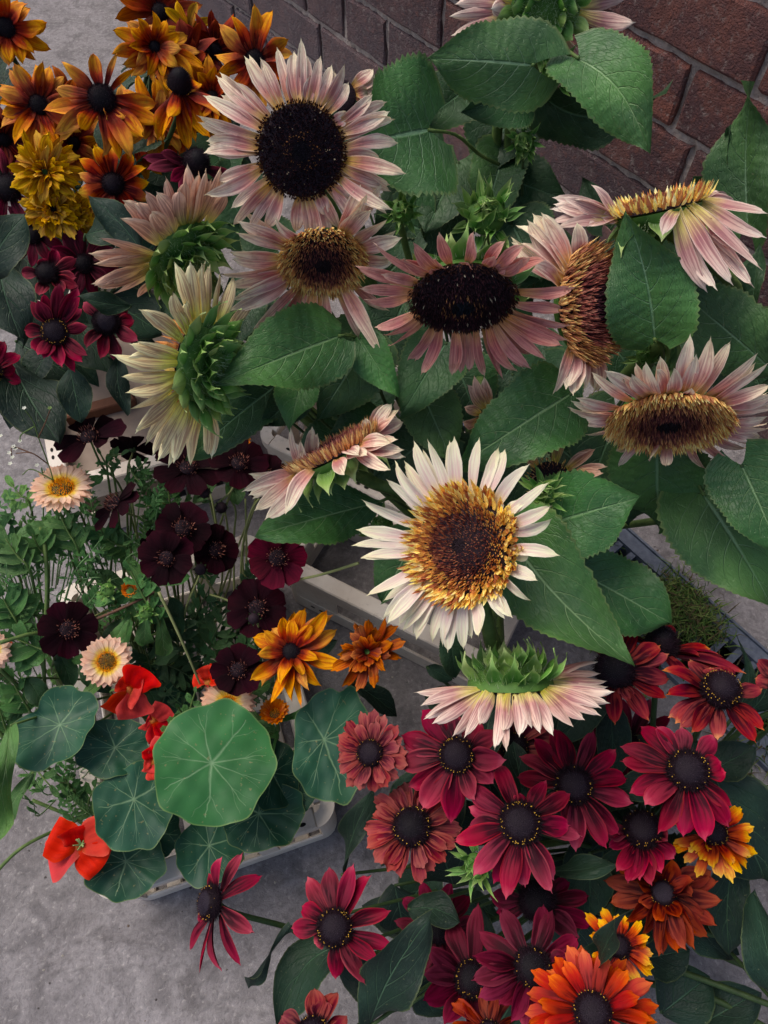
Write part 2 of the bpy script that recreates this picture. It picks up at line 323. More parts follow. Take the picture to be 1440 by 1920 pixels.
SERR = 46
def leaf_data(B, T, N, w_, kind='heart', fold=.15, droop=.12, roll=0, wave=.085, serr=.12, quilt=.03, bend=0, lobe=.16, seed=0):
    rg = random.Random(seed)
    d = T - B; L = np.linalg.norm(d); t = d / L; s = nrm(np.cross(t, N)); n = np.cross(s, t)
    c_, s_ = math.cos(roll), math.sin(roll); s, n = s * c_ + n * s_, n * c_ - s * s_
    nv = 48; nu = 12
    v = np.linspace(0, 1, nv + 1)[:, None]; u = np.linspace(-1, 1, nu + 1)[None, :]
    if kind == 'heart': prof = ([0, .06, .14, .28, .45, .62, .78, .9, .97, 1], [.3, .72, .93, 1, .93, .74, .47, .21, .07, .0])
    elif kind == 'oval': prof = ([0, .08, .22, .42, .6, .78, .9, .97, 1], [.1, .4, .78, 1, .98, .74, .42, .14, 0]); lobe = 0
    elif kind == 'lance': prof = ([0, .1, .3, .5, .7, .88, 1], [.12, .45, .9, 1, .78, .35, 0]); lobe = 0
    else: prof = ([0, .15, .4, .65, .85, .95, 1], [.2, .35, .6, .95, 1, .6, .15]); lobe = 0     # spatulate
    wv = np.interp(v, *prof) * w_ / 2
    saw = (v * SERR / 2 % 1.0)
    au = np.abs(u)
    wv = wv * (1 + serr * (saw - .5) * (au > .95) + .03 * np.sin(v * 11 + rg.random() * 6) * au)
    along = v * L - lobe * L * au ** 1.6 * (1 - v) ** 3 * 1.3
    ph = rg.random() * 6; ph2 = rg.random() * 6
    sfr = (v - .42 * au ** 1.25) * 6.5 + .4 * (u > 0)
    dd = np.abs((sfr + 20) % 1 - .5) * 2                     # 1 at a vein
    q = quilt * L * (-(dd ** 3) + .4) * np.clip(au * 3, 0, 1) * (1 - .5 * au)
    z = fold * np.abs(u) * wv + q - .35 * quilt * L * (np.exp(-(u * 8) ** 2)) \
        - droop * L * (v - .25) ** 2 * 1.6 + wave * L * au ** 2 * np.sin(v * 8 + ph + (u > 0) * 2.2) + .6 * wave * L * np.sin(v * 3 + ph2) * u
    lat = u * wv + bend * L * np.sin(np.pi * v) 
    P = B + t * along[..., None] + s * lat[..., None] + n * z[..., None]
    V = P.reshape(-1, 3); uv = np.stack(np.broadcast_arrays((u + 1) / 2, v + 0 * u), -1).reshape(-1, 2); k = nu + 1
    Fa = [(i * k + j, i * k + j + 1, (i + 1) * k + j + 1, (i + 1) * k + j) for i in range(nv) for j in range(nu)]
    return V, Fa, uv
LSEED = [0]
def leaf(parent, bp, tp, d0, d1, wpx, mat='sleaf', N=(0, 0, 1), petiole=None, name='leaf', label=None, stem='stem', **k):
    B = W(bp[0], bp[1], d0); T = W(tp[0], tp[1], d1); LSEED[0] += 1
    V, Fa, uv = leaf_data(B, T, NL(N, (bp[0] + tp[0]) / 2, (bp[1] + tp[1]) / 2), wpx * PX((d0 + d1) / 2), seed=LSEED[0], **k)
    o = part(name, V, Fa, M[mat], parent, uv=uv, label=label)
    if petiole is None and parent.name.startswith('sunflower'):
        pb = parent_world(parent); tube('petiole', [B + (T - B) * .02, B + (pb - B) * .3 + np.array([0, 0, -.01]), B + (pb - B) * .7, pb], .0012, .002, M['stemd'], o, 12, 6)
    if petiole is not None:
        P = [B + (T - B) * .02, B + (petiole - B) * .35 + np.array([0, 0, .006]), B + (petiole - B) * .7, petiole]
        tube('petiole', P, .0012, .0016, M[stem], o, 10, 6, hair=50)
    return o
def florets(parent, O, Nn, Rm, dome, style, n=700, jx=None, name='disc_florets'):
    Xa = nrm(np.cross(Nn, RT + .01)); Ya = np.cross(Nn, Xa); V = []; Fa = []; Cc = []
    for i in range(n):
        q = math.sqrt((i + .5) / n); th = i * 2.39996 + rnd.uniform(-.12, .12); r = q * Rm
        rad = Xa * math.cos(th) + Ya * math.sin(th)
        base = O + rad * r + Nn * dome * Rm * (1 - q * q)
        tang = np.cross(Nn, rad)
        if style == 'lemonfluff' and q > .8 and rnd.random() < .45: continue
        if style == 'dark':
            ln = Rm * rnd.uniform(.05, .10); wd = Rm * .022; lean = .15 + .9 * q ** 4
            g = rnd.random()
            if q < .2: c = (24, 28, 34)
            elif .18 < q < .42 and g < .16: c = (150, 104, 62)
            elif g < .015: c = (190, 170, 140)
            elif q > .85: c = (58, 34, 28)
            else: c = rnd.choice([(44, 24, 28), (32, 18, 24), (62, 34, 38), (38, 20, 26)])
        elif style == 'fluff':
            ln = Rm * (.07 + .13 * q ** 2) * rnd.uniform(.8, 1.3); wd = Rm * (.016 + .024 * q * q); lean = .15 + 1.0 * q ** 2.5
            if q < .2: c = (30, 24, 28)
            elif q < .5: c = rnd.choice([(122, 62, 50), (96, 46, 44), (150, 90, 62), (84, 42, 44)])
            elif q < .7: c = rnd.choice([(146, 80, 56), (180, 116, 66), (112, 58, 48), (196, 140, 78)])
            else: c = rnd.choice([(222, 172, 86), (232, 192, 104), (206, 150, 74), (240, 206, 124), (164, 104, 62)])
        elif style == 'lemonfluff':
            ln = Rm * (.06 + .12 * q ** 2 + (.11 if q > .8 else 0)) * rnd.uniform(.6, 1.4); wd = Rm * (.015 + .026 * q * q + (.022 if q > .8 else 0)); lean = .15 + 1.0 * q ** 2.5
            if q < .13: c = (32, 22, 22)
            elif q < .58: c = rnd.choice([(138, 76, 58), (112, 58, 50), (164, 100, 70), (98, 50, 50), (186, 126, 88)])
            elif q < .78: c = rnd.choice([(176, 116, 64), (204, 150, 80), (146, 86, 58), (220, 176, 92)])
            else: c = rnd.choice([(246, 224, 132), (238, 206, 106), (248, 232, 154), (214, 170, 86), (176, 118, 66), (160, 96, 62)])
        elif style == 'rust':
            ln = Rm * (.10 + .16 * q ** 2) * rnd.uniform(.8, 1.4); wd = Rm * (.018 + .026 * q * q); lean = .1 + .9 * q ** 2
            if q < .35: c = rnd.choice([(76, 36, 44), (56, 28, 36)])
            elif q < .72: c = rnd.choice([(138, 68, 58), (114, 50, 50), (164, 92, 72), (176, 112, 92)])
            else: c = rnd.choice([(206, 150, 78), (222, 174, 100), (180, 122, 70), (150, 90, 64)])
        elif style == 'cosmos':
            ln = Rm * rnd.uniform(.25, .5); wd = Rm * .06; lean = .5 * q
            c = rnd.choice([(48, 14, 22), (36, 10, 18), (150, 96, 84), (176, 120, 100), (60, 20, 26)])
        elif style == 'cal':
            ln = Rm * rnd.uniform(.15, .3); wd = Rm * .08; lean = .4 * q
            c = rnd.choice([(226, 160, 20), (236, 176, 30), (210, 136, 16)])
        dirn = nrm(Nn + rad * lean + tang * rnd.uniform(-.25, .25) + rad * rnd.uniform(-.15, .15)); sd_ = nrm(np.cross(dirn, Nn * .3 + tang * rnd.uniform(-.4, .4) + rad))
        m = len(V); mid = base + dirn * ln * .55; tip = base + (dirn + Nn * .25) * ln
        up = nrm(np.cross(sd_, dirn)) * wd * .5
        V += [base - sd_ * wd * .5, base + sd_ * wd * .5, mid + sd_ * wd * .8 , mid - sd_ * wd * .8, mid + up, tip]
        Fa += [(m, m + 1, m + 4), (m + 1, m + 2, m + 4), (m + 3, m, m + 4), (m + 2, m + 5, m + 4), (m + 5, m + 3, m + 4)]
        lc = lin(c); k = rnd.uniform(1.0, 1.6) * (1.3 if style == 'dark' else 1.05); g_ = .12 if style in ('fluff', 'rust') else 0; m_ = sum(lc[:3]) / 3; lc = [x * (1 - g_) + m_ * g_ for x in lc[:3]]; dk = tuple(x * k for x in lc[:3]); tp_ = tuple(min(1, x * k * 1.35 + .005) for x in lc[:3])
        Cc += [dk, dk, dk, dk, dk, tp_]
    return part(name, V, Fa, M['florets'], parent, col=Cc, smooth=False, kind='stuff')
def dome(parent, O, Nn, Rm, hh, mat, name, rings=8, seg=28, colf=None, under=0):
    Xa = nrm(np.cross(Nn, RT + .01)); Ya = np.cross(Nn, Xa); V = [O + Nn * hh]; Fa = []; Cc = [colf(0)] if colf else None
    for i in range(1, rings + 1):
        q = math.sin(i / rings * math.pi / 2); hgt = hh * math.cos(i / rings * math.pi / 2)
        for j in range(seg):
            a = 2 * math.pi * j / seg; V.append(O + (Xa * math.cos(a) + Ya * math.sin(a)) * Rm * q + Nn * hgt)
            if colf: Cc.append(colf(i / rings))
    for j in range(seg): Fa.append((0, 1 + j, 1 + (j + 1) % seg))
    for i in range(rings - 1):
        for j in range(seg):
            a, b = 1 + i * seg, 1 + (i + 1) * seg; Fa.append((a + j, b + j, b + (j + 1) % seg, a + (j + 1) % seg))
    if under:
        V.append(O - Nn * under); last = 1 + (rings - 1) * seg; m = len(V) - 1
        if colf: Cc.append(colf(1))
        for j in range(seg): Fa.append((m, last + (j + 1) % seg, last + j))
    return part(name, V, Fa, mat, parent, col=Cc)

def place_tip(px, py, O, Nn, Rm, L, side, d):
    """tip lies on the line of sight of the pixel, one petal length from the rim"""
    r = ray(px, py)
    den = r @ Nn
    if abs(den) > .12 * np.linalg.norm(r): tt = ((O - C0) @ Nn) / den
    else: tt = (O - C0) @ FW / 1.0
    dd = (O - C0) @ FW
    tt = min(max(tt, dd - L * 1.1), dd + L * 1.1)
    Tp = C0 + r * tt
    v = (Tp - O) - Nn * ((Tp - O) @ Nn); rad = nrm(v)
    B = O + rad * Rm
    dp = np.linalg.norm(Tp - B)
    Le = min(L, dp * 1.08) if dp <= L else L
    Le = max(Le, .25 * L)
    # |C0 + r t - B| = Le
    rn2 = r @ r; q = (B - C0) @ r / rn2; near = C0 + r * q; h2 = Le * Le - (near - B) @ (near - B)
    if h2 <= 0: T = near
    else:
        k = math.sqrt(h2 / rn2); c1, c2 = C0 + r * (q - k), C0 + r * (q + k)
        if side == 'near': T = c1
        elif side == 'far': T = c2
        else: T = c1 if np.linalg.norm(c1 - Tp) < np.linalg.norm(c2 - Tp) else c2
    return B, T
def stem_path(O, Nn, base, back=.05):
    p1 = O - Nn * back; hz = nrm(base - p1)
    p2 = p1 + (base - p1) * .3 - Nn * back * .4; return [O - Nn * .004, p1, p2, base]

def sunflower(label, c, d, N, Rpx, Lpx, tips, pal, style, w_=27, side=None, bracts=0, ground=(930, 1080), cat='sunflower', stem=None,
              backface=False, disc=True, domeh=.18, arch=.05, n_fl=800, cup=.16, bract_mat='bract', btilt=.2, brect=1.0, near_tips=(), bw=1.0, curl=0, layer2=0, fill=0, face=0.0):
    O = W(c[0], c[1], d); Nn = NL(N, c[0], c[1]); p = PX(d); Rm = Rpx * p; L = Lpx * p
    base = G(ground[0] + rnd.uniform(-50, 50), ground[1] + rnd.uniform(-50, 50), .02)
    t = thing('sunflower', label, cat, base)
    k = 0
    allt = [(q, side) for q in tips] + [(q, 'near') for q in near_tips]
    for q, sd_ in allt:
        B, T = place_tip(q[0], q[1], O, Nn, Rm * .93, L, sd_, d)
        B = B - Nn * p * (4 + (k % 3) * 2.5); wf = rnd.uniform(.85, 1.15) * (q[2] if len(q) > 2 else 1)
        vw = -nrm(ray(*c)); NN = nrm(Nn * (1 - face) * (-1 if (backface and face) else 1) + vw * face + (.25 + .2 * (face > 0)) * np.array([rnd.uniform(-1, 1) for _ in range(3)]))
        petal(t, B, T, NN, w_ * p * wf, PAL[pal], shape='sun', arch=arch + rnd.uniform(-.03, .05), cup=cup * rnd.uniform(.5, 1.6) * (-1 if backface else 1), twist=rnd.uniform(-.9, .9), sway=rnd.uniform(-.09, .09),
              ridge=.12, nu=6, nv=10, curl=curl + rnd.uniform(-.10, .08), wav=rnd.uniform(0, .012))
        k += 1
    Xa = nrm(np.cross(Nn, RT + .01)); Ya = np.cross(Nn, Xa)
    for i in range(fill):                     # shorter second row seen between the long petals
        a = rnd.random() * 6.283; rad = Xa * math.cos(a) + Ya * math.sin(a)
        B = O + rad * Rm * .9 - Nn * p * 10; T = B + (rad - Nn * rnd.uniform(.05, .35)) * L * rnd.uniform(.6, .95)
        petal(t, B, T, Nn, w_ * p * .85, PAL[pal], shape='sun', arch=.05, cup=.2, twist=rnd.uniform(-.5, .5), ridge=.1, nu=6, nv=10)
    if disc:
        dk = dome(t, O - Nn * p * 3, Nn, Rm * .97, Rm * domeh * .9, M['dark'], 'disc')
        florets(dk, O - Nn * p * 2, Nn, Rm * (1.06 if style != 'dark' else 1.02), domeh, style, n_fl)
    # receptacle behind the head
    dome(t, O - Nn * p * 6, -Nn, Rm * .98, Rm * .42 * brect, M['recept'], 'receptacle')
    if bracts:
        rows = 3 if bracts > 24 else 2
        for i in range(bracts):
            row = i % rows; a = 2 * math.pi * i / bracts + rnd.uniform(-.1, .1)
            rad = Xa * math.cos(a) + Ya * math.sin(a)
            bb = (1 - .24 * row)
            B = O + rad * Rm * (.9 - .24 * row) - Nn * (p * 6 + Rm * .42 * brect * math.sqrt(max(0, 1 - (.9 - .24 * row) ** 2)) * .95)
            le = Rm * rnd.uniform(.42, .62) * (1.15 if row == 0 else .95)
            T = B + nrm(rad * (1 - .1 * row) - Nn * (btilt + .25 * row + rnd.uniform(-.1, .25))) * le
            petal(t, B - rad * Rm * .05, T, -Nn, Rm * .52 * bw * rnd.uniform(.8, 1.15), M['bractp' if rnd.random() < .25 else bract_mat], name='bract', shape='scale' if bw > 1 else 'bract',
                  arch=.14, cup=-.16, curl=rnd.uniform(.15, .8), twist=rnd.uniform(-.5, .5), sway=rnd.uniform(-.12, .12), nu=4, nv=8, ridge=.1)
    if bracts:                              # soft pale hairs over the green back
        V = []; Fa = []
        for i in range(900):
            a = rnd.random() * 6.283; q = math.sqrt(rnd.random()); rad = Xa * math.cos(a) + Ya * math.sin(a)
            b_ = O + rad * Rm * q * 1.02 - Nn * (p * 6 + Rm * .44 * brect * math.sqrt(max(0, 1 - min(1, q) ** 2)) + Rm * .05)
            d_ = nrm(rad * q - Nn * .8 + .7 * np.array([rnd.uniform(-1, 1) for _ in range(3)])); s_ = nrm(np.cross(d_, Nn + .01)) * .00018; m = len(V)
            V += [b_ - s_, b_ + s_, b_ + d_ * rnd.uniform(.0025, .006)]; Fa.append((m, m + 1, m + 2))
        part('hair', V, Fa, M['hair'], t, kind='stuff')
    if stem: P = [O - Nn * Rm * .35 * brect] + [W(*q) for q in stem] + [base]
    else: P = stem_path(O - Nn * Rm * .3, Nn, base)
    tube('stem', P, .0052, .0045, M['stem'], t, 26, 9, hair=500 if stem else 120)
    t['o'] = 0; del t['o']
    return t

def cone(parent, O, Nn, Rm, hh, n=260, tone='purple', ring=True):
    """dark domed centre of a coneflower, with a ring of yellow anthers"""
    top = {'purple': (38, 28, 38), 'grey': (50, 42, 54), 'black': (22, 17, 24)}[tone]; n = 700
    def cf(q):
        if q < .45: return lin(top)
        return lin((30, 16, 26))
    yth = rnd.uniform(.12, .5)
    parent = dome(parent, O, Nn, Rm, hh, M['florets'], 'cone', 10, 26, cf, under=Rm * .3)
    Xa = nrm(np.cross(Nn, RT + .01)); Ya = np.cross(Nn, Xa); V = []; Fa = []; Cc = []
    for i in range(n):
        q = math.sqrt((i + .5) / n); th = i * 2.39996; ph = q * math.pi / 2 * 1.04
        rad = Xa * math.cos(th) + Ya * math.sin(th)
        base = O + rad * Rm * math.sin(ph) + Nn * hh * math.cos(ph) * .99
        dn = nrm(rad * math.sin(ph) / Rm + Nn * math.cos(ph) / hh); 
        g = rnd.random(); r0 = .46 + rnd.uniform(-.03, .03); isy = ring and (r0 + .08 < q < r0 + .2) and g < yth
        ln = Rm * (rnd.uniform(.08, .18) if q < .45 else rnd.uniform(.12, .34)); wd = Rm * .04
        yk = 1; c = (206, 160, 60) if isy else (rnd.choice([top, (34, 26, 38), (66, 56, 68), (50, 40, 50)]) if q < .45 else rnd.choice([(36, 20, 30), (24, 14, 20), (46, 26, 36), (30, 18, 26)]))
        if isy: ln = Rm * .15; wd = Rm * .08
        dirn = nrm(dn + (.3 if q < .45 else .55) * np.array([rnd.uniform(-1, 1) for _ in range(3)])); s1 = nrm(np.cross(dirn, rad + .1)); s2 = np.cross(dirn, s1); m = len(V)
        V += [base + s1 * wd * .5, base - s1 * wd * .25 + s2 * wd * .43, base - s1 * wd * .25 - s2 * wd * .43, base + dirn * ln]
        if isy: V[-1] = V[-1]; V[m] = V[m] + dirn * ln * .6; V[m + 1] = V[m + 1] + dirn * ln * .6; V[m + 2] = V[m + 2] + dirn * ln * .6
        Fa += [(m, m + 1, m + 3), (m + 1, m + 2, m + 3), (m + 2, m, m + 3)]; lc = lin(c)[:3]; k = rnd.uniform(.7, 1.3); Cc += [tuple(x * k for x in lc)] * 3 + [tuple(min(1, x * k * 1.3) for x in lc)]
    part('cone_florets', V, Fa, M['florets'], parent, col=Cc, smooth=False, kind='stuff')
def rud(label, c, d, N, Rpx, Lpx, pal, tips=None, n=13, w_=32, layers=None, hgt=.75, tone='purple', ring=True, elev=.0, phase=None, ground=(1180, 1560), name='coneflower',
        cat='coneflower', nleaf=3, stem=None, shape='rud', skip=None, curlr=.04, len_j=.12, ashape=.04, cone_=True, side=None, sepals=0, group=None, lscale=1.0, shag=0.0):
    w_ = w_ * (.84 if pal in ('crimson', 'wine', 'redgold') else 1)
    if pal in ('orange', 'mustard', 'copper', 'rust'): shag = max(shag, 1.0); hgt *= .75 if hgt < 1 else 1; Rpx *= .86 if hgt < 1 else 1
    O = W(c[0], c[1], d); Nn = NL(N, c[0], c[1]); p = PX(d); Rm = Rpx * p; L = Lpx * p
    base = G(ground[0] + rnd.uniform(-60, 60), ground[1] + rnd.uniform(-60, 60), .02)
    t = thing(name, label, cat, base, group)
    Xa = nrm(np.cross(Nn, RT + .01)); Ya = np.cross(Nn, Xa)
    def one(B, T, wf=1, cl=0):
        petal(t, B, T, nrm(Nn + .3 * np.array([rnd.uniform(-1, 1) for _ in range(3)])), w_ * p * wf * rnd.uniform(.88, 1.12), PAL[pal], shape=shape, arch=ashape + rnd.uniform(-.03, .07), cup=rnd.uniform(-.15, .38), twist=rnd.uniform(-.6, .6) * (1 + shag),
              sway=rnd.uniform(-.05, .05) * (1 + shag), ridge=.16, nu=6, nv=8, curl=cl + rnd.uniform(-curlr, curlr) * (1 + 3 * shag), wav=.02 * shag)
    k = 0
    for q in (tips or []):
        B, T = place_tip(q[0], q[1], O, Nn, Rm * .85, L, side, d); one(B - Nn * p * (3 + 3 * (k % 3)), T, q[2] if len(q) > 2 else 1); k += 1
    ly = layers if layers is not None else ([(n, 1, elev)] if not tips else [])
    for (nn_, lf, el) in ly:
        ph = rnd.random() * 6.28 if phase is None else phase
        for i in range(nn_):
            a = ph + 2 * math.pi * i / nn_ + rnd.uniform(-.5, .5) * 2 / nn_
            if skip and skip(a % 6.283): continue
            rad = Xa * math.cos(a) + Ya * math.sin(a); B = O + rad * Rm * (.85 if lf > .9 else .75) - Nn * p * (6 * lf - 3) + Nn * p * 3 * rnd.random()
            e = el + rnd.uniform(-.16, .16); T = B + (rad * math.cos(e) + Nn * math.sin(e)) * L * lf * (1 + rnd.uniform(-len_j, len_j)); one(B, T, .9 + .1 * lf)
    if cone_: cone(t, O - Nn * Rm * .1, Nn, Rm, Rm * hgt, tone=tone, ring=ring)
    dome(t, O - Nn * p * 5, -Nn, Rm * .8, Rm * .35, M['recept'], 'receptacle', 4, 14)
    for i in range(sepals):
        a = 6.283 * i / sepals + rnd.uniform(-.1, .1); rad = Xa * math.cos(a) + Ya * math.sin(a)
        petal(t, O + rad * Rm * .5 - Nn * p * 8, O + rad * Rm * rnd.uniform(1.5, 2.1) - Nn * p * rnd.uniform(4, 16), Nn, Rm * .5, M['bract'], name='bract', shape='bract', cup=.2)
    P = [O - Nn * Rm * .3] + [W(*q) for q in stem] + [base] if stem else stem_path(O - Nn * Rm * .2, Nn, base, .035)
    tube('stem', P, .0021, .0026, M['stemd'], t, 16, 6)
    C = spline(P, 20)
    for i in range(nleaf):
        q = C[int(rnd.uniform(8, 16))]; a = rnd.random() * 6.283; ln = rnd.uniform(.045, .07) * lscale
        T = q + np.array([math.cos(a), math.sin(a), rnd.uniform(-.5, .05)]) * ln; LSEED[0] += 1
        V, Fa, uv = leaf_data(q, T, np.array([0, .15, 1.]), ln * rnd.uniform(.38, .52), kind='oval', seed=LSEED[0], serr=.04, wave=.04, droop=.25, fold=.25)
        part('leaf', V, Fa, M['rleaf'], t, uv=uv)
    return t

def cosmos(label, c, d, N, Rpx, Lpx, pal='maroon', n=8, w_=44, ground=(360, 1240), phase=None, skip=None, stem=None, tips=None, elev=.05, group='chocolate cosmos in the crate of mixed stems'):
    O = W(c[0], c[1], d); Nn = NL(N, c[0], c[1]); p = PX(d); Rm = Rpx * p; L = Lpx * p * (.92 if not tips else 1)
    base = G(ground[0] + rnd.uniform(-50, 50), ground[1] + rnd.uniform(-50, 50), .02)
    t = thing('chocolate_cosmos', label, 'cosmos', base, group); Xa = nrm(np.cross(Nn, RT + .01)); Ya = np.cross(Nn, Xa)
    if tips: lst = [place_tip(q[0], q[1], O, Nn, Rm * .5, L, None, d) for q in tips]
    else:
        ph = rnd.random() * 6 if phase is None else phase; lst = []
        for i in range(n):
            a = ph + 2 * math.pi * i / n + rnd.uniform(-.06, .06); rad = Xa * math.cos(a) + Ya * math.sin(a)
            e = elev + rnd.uniform(-.1, .12); B = O + rad * Rm * .4 - Nn * p * (i % 2) * 4; lst.append((B, B + (rad * math.cos(e) + Nn * math.sin(e)) * L * rnd.uniform(.94, 1.05)))
    for i, (B, T) in enumerate(lst):
        petal(t, B - Nn * p * 2, T, nrm(Nn + .15 * np.array([rnd.uniform(-1, 1) for _ in range(3)])), w_ * p * rnd.uniform(.92, 1.08), PAL[pal], shape='cos', arch=rnd.uniform(-.02, .08), cup=rnd.uniform(.02, .16), twist=rnd.uniform(-.2, .2), ridge=.08, nu=6, nv=8)
    dk = dome(t, O, Nn, Rm * .8, Rm * .45, M['dark'], 'disc', 5, 16)
    florets(dk, O + Nn * Rm * .1, Nn, Rm, .45, 'cosmos', 110)
    dome(t, O - Nn * p * 3, -Nn, Rm * .6, Rm * .5, M['stemd'], 'receptacle', 4, 12)
    P = [O - Nn * p * 5] + [W(*q) for q in stem] + [base] if stem else stem_path(O - Nn * p * 4, Nn, base, .03)
    tube('stem', P, .0009, .0013, M['stemp' if rnd.random() < .5 else 'stem'], t, 18, 6)
    return t
def calendula(label, c, d, N, Rpx, Lpx, pal='peach', n=30, w_=15, ground=(300, 1300), cen='cal', skip=None, el=.08):
    O = W(c[0], c[1], d); Nn = NL(N, c[0], c[1]); p = PX(d); Rm = Rpx * p; L = Lpx * p; base = G(ground[0] + rnd.uniform(-40, 40), ground[1] + rnd.uniform(-40, 40), .02)
    t = thing('calendula', label, 'calendula', base); Xa = nrm(np.cross(Nn, RT + .01)); Ya = np.cross(Nn, Xa)
    for row in range(2):
        for i in range(n if row == 0 else int(n * .7)):
            a = 6.283 * (i + .5 * row) / (n if row == 0 else int(n * .7)) + rnd.uniform(-.05, .05)
            if skip and skip(a): continue
            rad = Xa * math.cos(a) + Ya * math.sin(a); e = el + .22 * row + rnd.uniform(-.1, .1); B = O + rad * Rm * .8 - Nn * p * (3 - 2 * row)
            petal(t, B, B + (rad * math.cos(e) + Nn * math.sin(e)) * L * (1 - .12 * row) * rnd.uniform(.92, 1.06), Nn, w_ * p, PAL[pal], shape='cal', arch=.05, cup=.2, ridge=.12, nu=4, nv=5, twist=rnd.uniform(-.2, .2))
    dk = dome(t, O - Nn * p * 2, Nn, Rm * .9, Rm * .3, M['stemd'], 'disc', 5, 16); florets(dk, O, Nn, Rm, .25, cen, 170)
    dome(t, O - Nn * p * 4, -Nn, Rm * .9, Rm * .6, M['recept'], 'receptacle', 4, 14)
    P = stem_path(O - Nn * Rm * .3, Nn, base, .03); tube('stem', P, .0018, .002, M['stem'], t, 14, 6)
    C = spline(P, 20)
    for i in range(4):
        q = C[int(rnd.uniform(2, 12))]; a = rnd.random() * 6.283; ln = rnd.uniform(.035, .055); LSEED[0] += 1
        V, Fa, uv = leaf_data(q, q + np.array([math.cos(a), math.sin(a), rnd.uniform(-.1, .5)]) * ln, np.array([0, .15, 1.]), ln * .33, kind='spat', seed=LSEED[0], serr=.0, wave=.03, droop=.2)
        part('leaf', V, Fa, M['cleaf'], t, uv=uv)
    return t
def bud(label, c, d, N, Rpx, ground=(930, 1080), stem=None, nb=34, name='sunflower_bud', cat='flower bud', mat='bract', ln=1.0):
    O = W(c[0], c[1], d); Nn = NL(N, c[0], c[1]); p = PX(d); Rm = Rpx * p; base = G(ground[0], ground[1], .02)
    t = thing(name, label, cat, base); Xa = nrm(np.cross(Nn, RT + .01)); Ya = np.cross(Nn, Xa)
    dome(t, O, Nn, Rm * .8, Rm * .55, M['recept'], 'bud_core', 6, 16); dome(t, O, -Nn, Rm * .8, Rm * .6, M['stem'], 'receptacle', 4, 16)
    for i in range(nb):
        row = i % 3; a = i * 2.39996; rad = Xa * math.cos(a) + Ya * math.sin(a)
        B = O + rad * Rm * (.85 - .2 * row) + Nn * Rm * (-.2 + .3 * row)
        T = B + nrm(rad * (.9 - .65 * row + rnd.uniform(-.25, .25)) + Nn * (.6 + .2 * row) + .35 * np.cross(Nn, rad) * rnd.uniform(-1, 1)) * Rm * rnd.uniform(.75, 1.15) * ln
        petal(t, B, T, Nn, Rm * .34, M['bractp' if rnd.random() < .45 else mat], name='bract', shape='bract', arch=-.1, cup=.3, curl=rnd.uniform(-.5, .1), twist=rnd.uniform(-.8, .8), nu=3, nv=6)
    P = [O - Nn * Rm * .5] + [W(*q) for q in stem] + [base] if stem else stem_path(O - Nn * Rm * .4, Nn, base, .03)
    tube('stem', P, .003, .003, M['stem'], t, 16, 7, hair=120)
    return t
